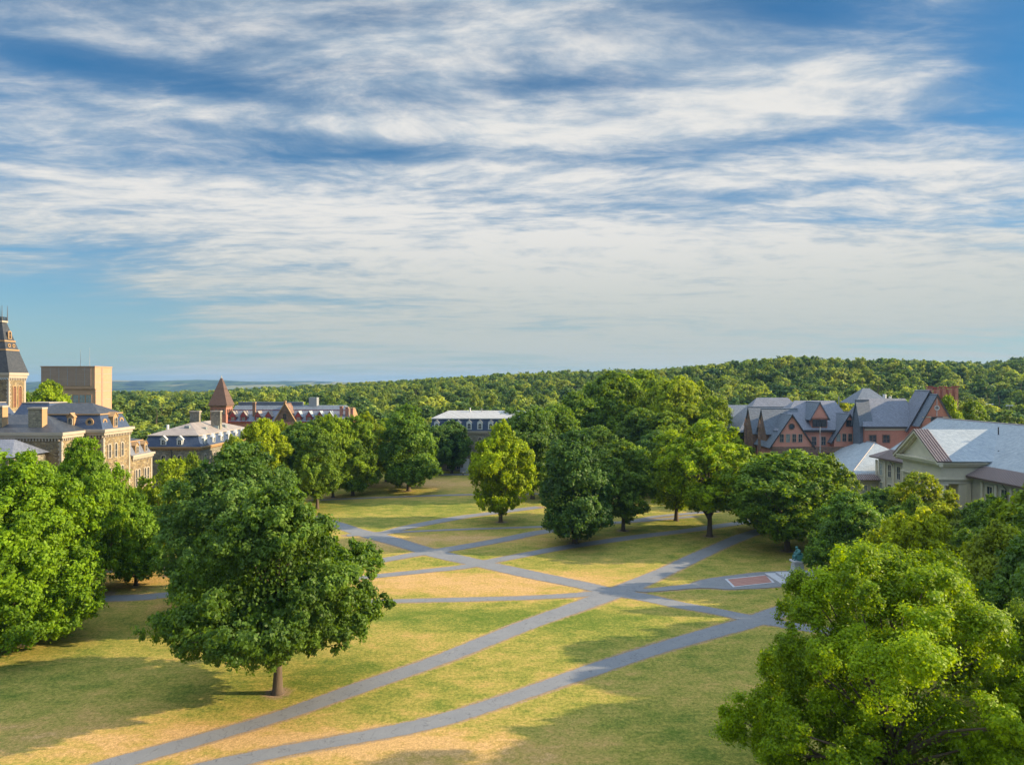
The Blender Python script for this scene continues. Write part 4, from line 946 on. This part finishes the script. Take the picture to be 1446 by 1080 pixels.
# portico
PX, Y0, Y1, ZE, ZA = 84.0, 140.2, 156.0, 16.5, 22.2
YM = (Y0+Y1)/2; hx = ZA-ZE; hw = YM-Y0
MB().box(PX+1.5, 96, Y0+1.0, Y1-1.0, 12.9, ZE-1.2).build('entablature', M['limelt'], B)
MB().box(PX+1.2, 96.4, Y0+.75, Y1-.75, 12.6, 12.9).box(PX+.9, 96.8, Y0+.5, Y1-.5, ZE-1.2, ZE-.75).box(PX+.35, 97.3, Y0+.1, Y1-.1, ZE-.75, ZE-.3).build('cornice', M['limelt'], B)
MB().box(PX+1.5, 95, Y0+1., Y1-1., 11.8, 12.6).build('architrave', M['lime'], B)
MB().add([(PX+1.3, Y1-1., ZE-.3), (PX+1.3, Y0+1., ZE-.3), (PX+1.3, YM, ZA-.8), (96, Y1-1., ZE-.3), (96, Y0+1., ZE-.3), (96, YM, ZA-.8)], [(0,1,2),(4,3,5),(1,4,5,2),(3,0,2,5),(0,3,4,1)]).build('pediment', M['limelt'], B)
L_ = math.hypot(hw, hx); ns = Vector((0, -hx, hw)).normalized(); nn_ = Vector((0, hx, hw)).normalized()
XC = 86.9
for nm, xa, xb_, m_, th in (('roof', XC, 102.2, 'slatepl', .22), ('gable_copper', PX, XC, 'copper', .22)):
    r = MB()
    r.slab([(xa, Y0-.3, ZE-.12), (xb_, Y0-.3, ZE-.12), (xb_, YM, ZA), (xa, YM, ZA)], ns, th)
    r.slab([(xa, Y1+.3, ZE-.12), (xa, YM, ZA), (xb_, YM, ZA), (xb_, Y1+.3, ZE-.12)], nn_, th)
    ro = r.build(nm, M[m_], B)
rb = MB()
for k in range(6):
    x = PX+.02+k*.56
    for (ya, s) in ((Y0-.3, ns), (Y1+.3, nn_)):
        a, b_ = Vector((x, ya, ZE-.10)), Vector((x, YM, ZA+.02)); o = s*.14; dxv = Vector((.11, 0, 0))
        rb.add([a, a+dxv, b_+dxv, b_, a+o, a+dxv+o, b_+dxv+o, b_+o], [(0,1,5,4),(3,2,1,0),(4,5,6,7),(1,2,6,5),(0,4,7,3),(2,3,7,6)])
rb.build('roof_rib', M['copperpl'], ro)
rk = MB()   # raking cornice
for ya, s in ((Y0-.2, ns), (Y1+.2, nn_)):
    for dz_, xo, t in ((.24, .02, .42), (.66, .5, .42)):
        p0, p1 = Vector((PX+xo, ya, ZE-.12-dz_)), Vector((PX+xo, YM, ZA-dz_))
        rk.slab([p0, p1, p1-Vector((0, 0, t)), p0-Vector((0, 0, t))], (-1, 0, 0), 1.25-xo)
rk.build('raking_cornice', M['limelt'], B)
MB().box(PX+.1, PX+1.6, Y0+.1, Y1-.1, ZE-.29, ZE-.02).build('cornice', M['limelt'], B)
for k in range(6):
    y = Y0+1.6+k*(Y1-Y0-3.2)/5
    c = MB().tube([(PX+2.3, y, 1.2), (PX+2.3, y, 6), (PX+2.3, y, 11.4)], [.62, .6, .5], 16).build('column', M['limelt'], B, smooth=True)
    MB().box(PX+1.6, PX+3.0, y-.7, y+.7, 11.4, 11.78).box(PX+1.5, PX+3.1, y-.8, y+.8, .8, 1.2).build('capital', M['limelt'], c)
MB().box(PX+1., 92, Y0+.5, Y1-.5, 0, .8).build('portico_floor', M['granite'], B)
MB().box(90.6, 91.6, Y0+1, Y1-1, .8, 11.8).build('wall', M['limelt'], B)
for k in range(3): window(B, 90.6, Y0+4+k*4, 1.2, 'W', 2., 6.5, 0, 'limelt', .3)
MB().box(89.2, 91.7, Y0+1.15, Y0+1.9, .8, 11.8).build('pilaster', M['limelt'], B)
# lower wing with hipped roof, projecting left at the far end
MB().box(84.6, 109, 177.6, 208, 0, 7.6).build('wing_wall', M['lime'], B)
MB().hip((83.6, 110.4, 176.6, 209), 7.9, (97, 189.2), (97, 196), 15.9).build('wing_roof', M['slatepl'], B)
mb = MB(); mb.slab([(83.2, 176.2, 7.75), (98, 176.2, 7.75), (98, 178.6, 9.15), (85.6, 178.6, 9.15)], (0, -1, 1.7), .12).build('eave_roof', M['copper'], B)
rb = MB()
for k in range(26):
    x = 83.5+k*.5; y1_ = min(178.6, 176.2+(x-83.2)*1.0+.1); z1_ = 7.75+(y1_-176.2)*1.4/2.4
    rb.add([(x, 176.15, 7.78), (x+.09, 176.15, 7.78), (x+.09, y1_, z1_+.03), (x, y1_, z1_+.03), (x, 176.15, 7.9), (x+.09, 176.15, 7.9), (x+.09, y1_, z1_+.14), (x, y1_, z1_+.14)], [(0,1,5,4),(3,2,1,0),(4,5,6,7),(1,2,6,5),(0,4,7,3),(2,3,7,6)])
rb.build('roof_rib', M['copperpl'], B)
MB().tube([(83.6, 176.6, 8.), (97, 189.2, 16.)], [.1, .1], 6).tube([(97, 189.2, 16.), (97, 196, 16.)], [.12, .12], 6).build('roof_ridge', M['copperpl'], B)
for x in (86.6, 88.4): window(B, x, 177.6, 3.6, 'S', 1.3, 2.6, 0, 'limelt', .2, gm='blind')
rel(B)

# ------------------------------------------------------------------ memorial: paving, slab, statue
t = thing('brick_paving', 'rectangular panel of red paving brick framed by pale stone on the asphalt apron', 'paving', (38.4, 113.7, 0))
c4 = [gp(1023.5, 818.1), gp(1035.2, 829.6), gp(1094, 823), gp(1083.4, 812)]
cc = Vector((38.4, 113.7, 0))
mb = MB(); mb.add([Vector((a, b_, .09))-cc for a, b_ in c4], [(0, 1, 2, 3)]); 
outer = [Vector((a, b_, .085))-cc for a, b_ in c4]; ctr = sum(outer, Vector())/4
inner = [ctr+(p-ctr)*.90 for p in outer]
MB().add([Vector(p)+Vector((0, 0, .012)) for p in inner], [(0, 1, 2, 3)]).build('brick_panel', M['pbrick'], t)
fr = MB()
for i in range(4):
    j = (i+1) % 4; fr.slab([outer[i]+Vector((0,0,.03)), outer[j]+Vector((0,0,.03)), inner[j]+Vector((0,0,.03)), inner[i]+Vector((0,0,.03))], (0, 0, 1), .08)
fr.build('stone_border', M['granite'], t)
t = thing('stone_plinth', 'wide pale granite slab behind the brick panel under the statue', 'plinth', (45.5, 114.6, 0), R(4))
MB().box(-3.4, 6.5, -3.0, 3.0, 0, .45).build('lower_step', M['granite'], t)
MB().box(-1.9, 5.6, -2.3, 2.3, .451, .8).build('upper_step', M['granite'], t)
t = thing('stone_bench', 'curved pale granite bench behind the statue plinth', 'bench', (49.6, 114.8, 0))
mb = MB()
for k in range(9):
    a0, a1 = R(-70+k*15.5), R(-70+(k+1)*15.5-.6)
    q_ = lambda r, a: (r*math.cos(a), r*math.sin(a))
    for r0, r1, z0_, z1_ in ((3.6, 4.2, .3, .55), (4.2, 4.5, 0, 1.1)):
        A = [q_(r0, a0), q_(r1, a0), q_(r1, a1), q_(r0, a1)]
        mb.add([(*p, z0_) for p in A]+[(*p, z1_) for p in A], [(3,2,1,0),(4,5,6,7),(0,1,5,4),(1,2,6,5),(2,3,7,6),(3,0,4,7)])
mb.build('seat', M['granite'], t)
def skinned(name, nodes, edges, mat_, parent, sub=2):
    me = bpy.data.meshes.new(name); me.from_pydata([n[0] for n in nodes], edges, []); o = bpy.data.objects.new(name, me); link(o, parent)
    md = o.modifiers.new('skin', 'SKIN'); md.use_smooth_shade = True
    for i, n in enumerate(nodes): me.skin_vertices[0].data[i].radius = (n[1], n[1] if len(n) < 3 else n[2])
    me.skin_vertices[0].data[0].use_root = True
    s = o.modifiers.new('sub', 'SUBSURF'); s.levels = sub; s.render_levels = sub; me.materials.append(mat_); return o
st = thing('seated_statue', 'green bronze statue of a seated robed man on a tall stone pedestal', 'statue', (46.6, 115.6, .8))
MB().box(-1.0, 1.0, -1.0, 1.0, 0, .35).frus((-.82, .82, -.82, .82), .35, (-.72, .72, -.72, .72), 1.95).box(-.95, .95, -.95, .95, 1.95, 2.2).build('pedestal', M['granite'], st)
# figure sits facing left (-X), leaning a little forward
z = 2.2; s = 1.45
def sv(x, y, h): return (x*s, y*s, z+h*s)
nodes = [(sv(.12,0,.52), .36), (sv(.12,0,.75), .36), (sv(.08,0,1.0), .42, .34), (sv(.03,0,1.18), .38, .30), (sv(-.04,0,1.30), .17), (sv(-.10,0,1.42), .26), (sv(-.11,0,1.58), .24),
 (sv(.06,.26,1.14), .24), (sv(-.02,.38,.86), .19), (sv(-.26,.26,.72), .10), (sv(-.36,.22,.70), .07),
 (sv(.06,-.26,1.14), .24), (sv(-.04,-.40,.90), .19), (sv(-.30,-.26,.80), .10), (sv(-.40,-.20,.84), .07),
 (sv(-.10,.16,.52), .20), (sv(-.40,.18,.53), .17), (sv(-.43,.18,.25), .14), (sv(-.42,.18,.06), .11), (sv(-.58,.19,.05), .08),
 (sv(-.10,-.16,.52), .20), (sv(-.42,-.18,.53), .17), (sv(-.36,-.18,.25), .14), (sv(-.34,-.18,.06), .11), (sv(-.50,-.19,.05), .08)]
ed = [(0,1),(1,2),(2,3),(3,4),(4,5),(5,6),(3,7),(7,8),(8,9),(9,10),(3,11),(11,12),(12,13),(13,14),(0,15),(15,16),(16,17),(17,18),(18,19),(0,20),(20,21),(21,22),(22,23),(23,24)]
fig = skinned('figure', nodes, ed, M['bronze'], st)
MB().box(-.1, .75, -.55, .55, z, z+.68).box(.62, .75, -.5, .5, z+.68, z+1.15).box(-.25, .7, -.62, -.48, z+.3, z+1.0).box(-.25, .7, .48, .62, z+.3, z+1.0).build('chair', M['bronze'], st)

# ------------------------------------------------------------------ walker far away
px_w, D_w = 654, 243.
pr = thing('person', 'person in dark trousers and white top walking on the far lawn', 'person', ((px_w-723)*D_w/1000, D_w, 0))
m_skin = m_plain('skin', (.45, .27, .19), .6, .05)
nodes = [((0,0,.95), .13), ((0,0,1.15), .12), ((0,0,1.38), .14, .11), ((0,0,1.48), .06), ((0,-.01,1.60), .09), ((0,-.01,1.70), .08),
 ((.20,0,1.40), .055), ((.27,.04,1.14), .045), ((.28,-.06,.90), .035), ((.28,-.09,.82), .03), ((-.20,0,1.40), .055), ((-.27,-.03,1.14), .045), ((-.28,-.14,.92), .035), ((-.28,-.18,.85), .03),
 ((.10,0,.88), .09), ((.11,-.14,.50), .065), ((.11,-.10,.09), .045), ((.11,-.26,.05), .04), ((-.10,0,.88), .09), ((-.11,.06,.50), .065), ((-.11,.24,.12), .045), ((-.11,.14,.05), .04)]
ed = [(0,1),(1,2),(2,3),(3,4),(4,5),(2,6),(6,7),(7,8),(8,9),(2,10),(10,11),(11,12),(12,13),(0,14),(14,15),(15,16),(16,17),(0,18),(18,19),(19,20),(20,21)]
skinned('body', nodes, ed, m_skin, pr)
up = [(n[0], n[1]+.02, (n[2] if len(n) > 2 else n[1])+.02) for n in nodes]
skinned('shirt', [up[i] for i in (0,1,2,6,7,10,11)], [(0,1),(1,2),(2,3),(3,4),(2,5),(5,6)], M['white'], pr)
skinned('trousers', [up[i] for i in (0,14,15,16,18,19,20)], [(0,1),(1,2),(2,3),(0,4),(4,5),(5,6)], M['black'], pr)
skinned('hair', [((0,.015,1.68), .095), ((0,.03,1.75), .075)], [(0,1)], M['black'], pr)

# ------------------------------------------------------------------ far light masts on the right
for px, y, zt in ((1397, 330, 21), (1425, 340, 19.5)):
    x = (px-723)*y/1000; z0_ = float(terrain(x, y)); t = thing('light_mast', 'tall grey light mast with lamp heads among the trees behind the portico hall, %s one' % ('left' if px < 1400 else 'right'), 'light mast', (x, y, z0_), 0, 'light masts behind the portico hall')
    MB().tube([(0, 0, 0), (0, 0, zt)], [.22, .12], 8).build('pole', M['metal'], t); MB().box(-1.6, 1.6, -.1, .1, zt, zt+.2).build('crossbar', M['metal'], t)
    for k in range(3): MB().box(-1.7+k*1.3, -.9+k*1.3, -.45, -.11, zt-.1, zt+.5).build('lamp_head', M['white'], t)

# ------------------------------------------------------------------ woods behind
rg = random.Random(77); nr_ = np.random.default_rng(3)
block = [(-125, -70, 110, 215), (-222, -190, 325, 347), (-114, -56, 255, 285), (-34, 14, 250, 275), (66, 112, 195, 258), (92, 140, 180, 216), (80, 130, 30, 215)]
def free(x, y, r=6): return not any(a-r < x < b_+r and c-r < y < d+r for a, b_, c, d in block)
belt = 0; cells = []
for j, y in enumerate(np.arange(262, 420, 12.5)):
    for x in np.arange(-.82*y, .82*y, 13.5):
        xx, yy = x+rg.uniform(-4.5, 4.5), y+rg.uniform(-4.5, 4.5)
        if not free(xx, yy): continue
        if yy < 300 and -75 < xx < 10: continue
        cells.append((xx, yy))
cells.sort(key=lambda c: c[1])
near_cells = cells[:290]; rest = cells[290:]
ZN = [(-.66, 'far left behind the stone tower'), (-.54, 'behind the concrete block'), (-.43, 'behind the mansard hall'), (-.31, 'behind the spired tower'), (-.2, 'behind the long roof of the spired hall'),
 (-.05, 'behind the grey dormered hall'), (.1, 'behind the left half of the tall grove'), (.27, 'behind the right half of the tall grove'), (.38, 'behind the gabled hall\'s left roofs'), (.5, 'behind the red gabled hall dormer'),
 (.62, 'behind the hall with big slate slopes'), (9, 'behind the roof of the portico hall')]
KW = ['round', 'egg shaped', 'broad domed', 'tall column shaped', 'wide round']
for i, (x, y) in enumerate(near_cells):
    k = rg.choice((0, 1, 2, 3, 4, 0, 2)); h = rg.uniform(14, 22); wd = rg.uniform(13, 21)
    z = float(terrain(x, y)); u = x/y
    cap = CAMH+(540-(np.interp(u*1000+723, SKX, SKY)+6))*y/1000-z
    if u < -.36: h = min(h, rg.uniform(11, 15))
    h = min(h, cap); zn = next(b_ for a, b_ in ZN if u < a); row = ('first', 'second', 'third', 'fourth', 'fifth', 'sixth', 'seventh', 'eighth', 'ninth', 'tenth')[min(9, max(0, int((y-256)/11)))]
    tree('far%d' % k, x, y, h, wd, (1, 1, 1), '%s tree, %s row of woods %s' % (KW[k], row, zn), 'trees in the %s row of woods %s' % (row, zn), rz=rg.uniform(0, 6.28))
pts = list(rest); y = 420.
while y < 1250:
    stp = 10.5+ (y-420)*.003
    for x in np.arange(-.84*y, .84*y, stp): pts.append((x+rg.uniform(-4, 4), y+rg.uniform(-4, 4)))
    y += stp*1.05
# woods seen off to the sides
for _ in range(500):
    x = rg.uniform(190, 420)*rg.choice((-1, 1)); yy = rg.uniform(20, 330)
    if abs(x) < 240 and x < 0 and yy > 300: continue
    pts.append((x, yy))
P_ = np.array(pts); n = len(P_); Zt = terrain(P_[:, 0], P_[:, 1])
hs = nr_.uniform(.55, 1.10, n); ws = nr_.uniform(.7, 1.1, n)*nr_.choice([.85, 1., 1.4], n)
idx = nr_.choice([0, 1, 2, 3, 4, 5], n, p=[.23, .16, .21, .14, .2, .06])
ws[idx == 5] *= 1.1; hs[idx == 5] *= 1.12
me = bpy.data.meshes.new('distant_woods'); me.vertices.add(n); me.vertices.foreach_set('co', np.stack([P_[:, 0], P_[:, 1], Zt-.5], -1).astype(np.float32).ravel())
for nm, ty, ar in (('rz', 'FLOAT', nr_.uniform(0, 6.28, n)), ('idx', 'INT', idx)):
    a = me.attributes.new(nm, ty, 'POINT'); a.data.foreach_set('value', ar.astype(np.float32 if ty == 'FLOAT' else np.int32))
a = me.attributes.new('scl', 'FLOAT_VECTOR', 'POINT'); a.data.foreach_set('vector', np.stack([ws, ws, hs], -1).astype(np.float32).ravel())
wd_o = link(bpy.data.objects.new('distant_woods', me)); tag(wd_o, 'dense mixed woods covering the hills behind the campus', 'woods', None, 'stuff')
srcs = {}
for o in bpy.data.objects:
    if o.type == 'MESH' and o.name.startswith('crown'):
        for k in range(6):
            if o.data == VAR['far%d' % k][0]: srcs.setdefault(k, o)
# a single conifer stands in the belt so that every kind has a tree of its own
if 5 not in srcs:
    t = tree('far5', 38, 300, 19, 6, (1, 1, 1), 'narrow dark spruce rising from the woods behind the tall grove', name='spruce_tree', rz=0); srcs[5] = t.children[1]
ng = bpy.data.node_groups.new('scatter', 'GeometryNodeTree')
ng.interface.new_socket(name='Geometry', in_out='INPUT', socket_type='NodeSocketGeometry'); ng.interface.new_socket(name='Geometry', in_out='OUTPUT', socket_type='NodeSocketGeometry')
N_ = ng.nodes; gi, go = N_.new('NodeGroupInput'), N_.new('NodeGroupOutput'); jn = N_.new('GeometryNodeGeometryToInstance')
for k in reversed(range(6)):
    oi = N_.new('GeometryNodeObjectInfo'); oi.inputs['Object'].default_value = srcs[k]; oi.inputs['As Instance'].default_value = False; oi.transform_space = 'ORIGINAL'
    ng.links.new(oi.outputs['Geometry'], jn.inputs[0])
def na(nm, ty):
    o = N_.new('GeometryNodeInputNamedAttribute'); o.data_type = ty; o.inputs['Name'].default_value = nm; return o.outputs[0]
ip = N_.new('GeometryNodeInstanceOnPoints'); ng.links.new(gi.outputs[0], ip.inputs['Points']); ng.links.new(jn.outputs[0], ip.inputs['Instance'])
ip.inputs['Pick Instance'].default_value = True; ng.links.new(na('idx', 'INT'), ip.inputs['Instance Index']); ng.links.new(na('scl', 'FLOAT_VECTOR'), ip.inputs['Scale'])
cx_ = N_.new('ShaderNodeCombineXYZ'); ng.links.new(na('rz', 'FLOAT'), cx_.inputs[2]); er = N_.new('FunctionNodeEulerToRotation'); ng.links.new(cx_.outputs[0], er.inputs[0]); ng.links.new(er.outputs[0], ip.inputs['Rotation'])
ng.links.new(ip.outputs[0], go.inputs[0]); md = wd_o.modifiers.new('scatter', 'NODES'); md.node_group = ng

# ------------------------------------------------------------------ trees beside and behind the camera's right that shade the quad
side = [(62, 66, 23, 15), (50, 60, 21, 12), (66, 84, 23, 15), (69, 77, 24, 15), (77, 92, 24, 15), (85, 105, 23, 15), (52, 66, 20, 14), (60, 78, 21, 15), (66, 90, 22, 15), (70, 104, 21, 15), (74, 118, 20, 14), (62, 112, 15, 11), (80, 134, 19, 13), (76, 150, 19, 13), (72, 168, 20, 14), (60, 180, 21, 14), (78, 186, 20, 14), (50, 192, 20, 14), (64, 204, 21, 14), (46, 214, 20, 14), (60, 56, 19, 14), (40, 40, 18, 13)]
side.sort(key=lambda c: c[1])
ORD = 'first second third fourth fifth sixth seventh eighth ninth tenth eleventh twelfth thirteenth fourteenth fifteenth sixteenth seventeenth eighteenth nineteenth twentieth twenty-first twenty-second twenty-third'.split()
for i, (x, y, h, wd) in enumerate(side):
    if x/y < .76: h = min(h, 31.5-.17*y) if y < 168 else 11.
    wd = min(wd, h*.95)
    if h < 5: continue
    lab = '%s tree from the camera in the planting along the right side of the quad' % ORD[i]
    k = rg.choice(('mid0', 'mid2', 'mid3', 'mid1')); c = rg.choice(((.085,.125,.022), (.11,.145,.02), (.065,.105,.024)))
    tree(k, x, y, h, wd, c, lab, 'trees along the right side of the quad', rz=rg.uniform(0, 6.28))

# ------------------------------------------------------------------ haze
HB = MB().box(-9800, 9800, -500, 9800, -112, 125)
mh = bpy.data.materials.new('haze'); mh.use_nodes = True; mh.node_tree.nodes.clear(); q = NT(mh.node_tree)
pv = q.node('ShaderNodeVolumePrincipled'); pv.inputs['Color'].default_value = (.28, .55, 1., 1); pv.inputs['Density'].default_value = .00006; pv.inputs['Anisotropy'].default_value = .2
ho = q.node('ShaderNodeOutputMaterial'); q.l.new(pv.outputs[0], ho.inputs['Volume'])
hz = HB.build('haze', mh); tag(hz, 'thin blue air over the campus and hills', 'haze', None, 'stuff')
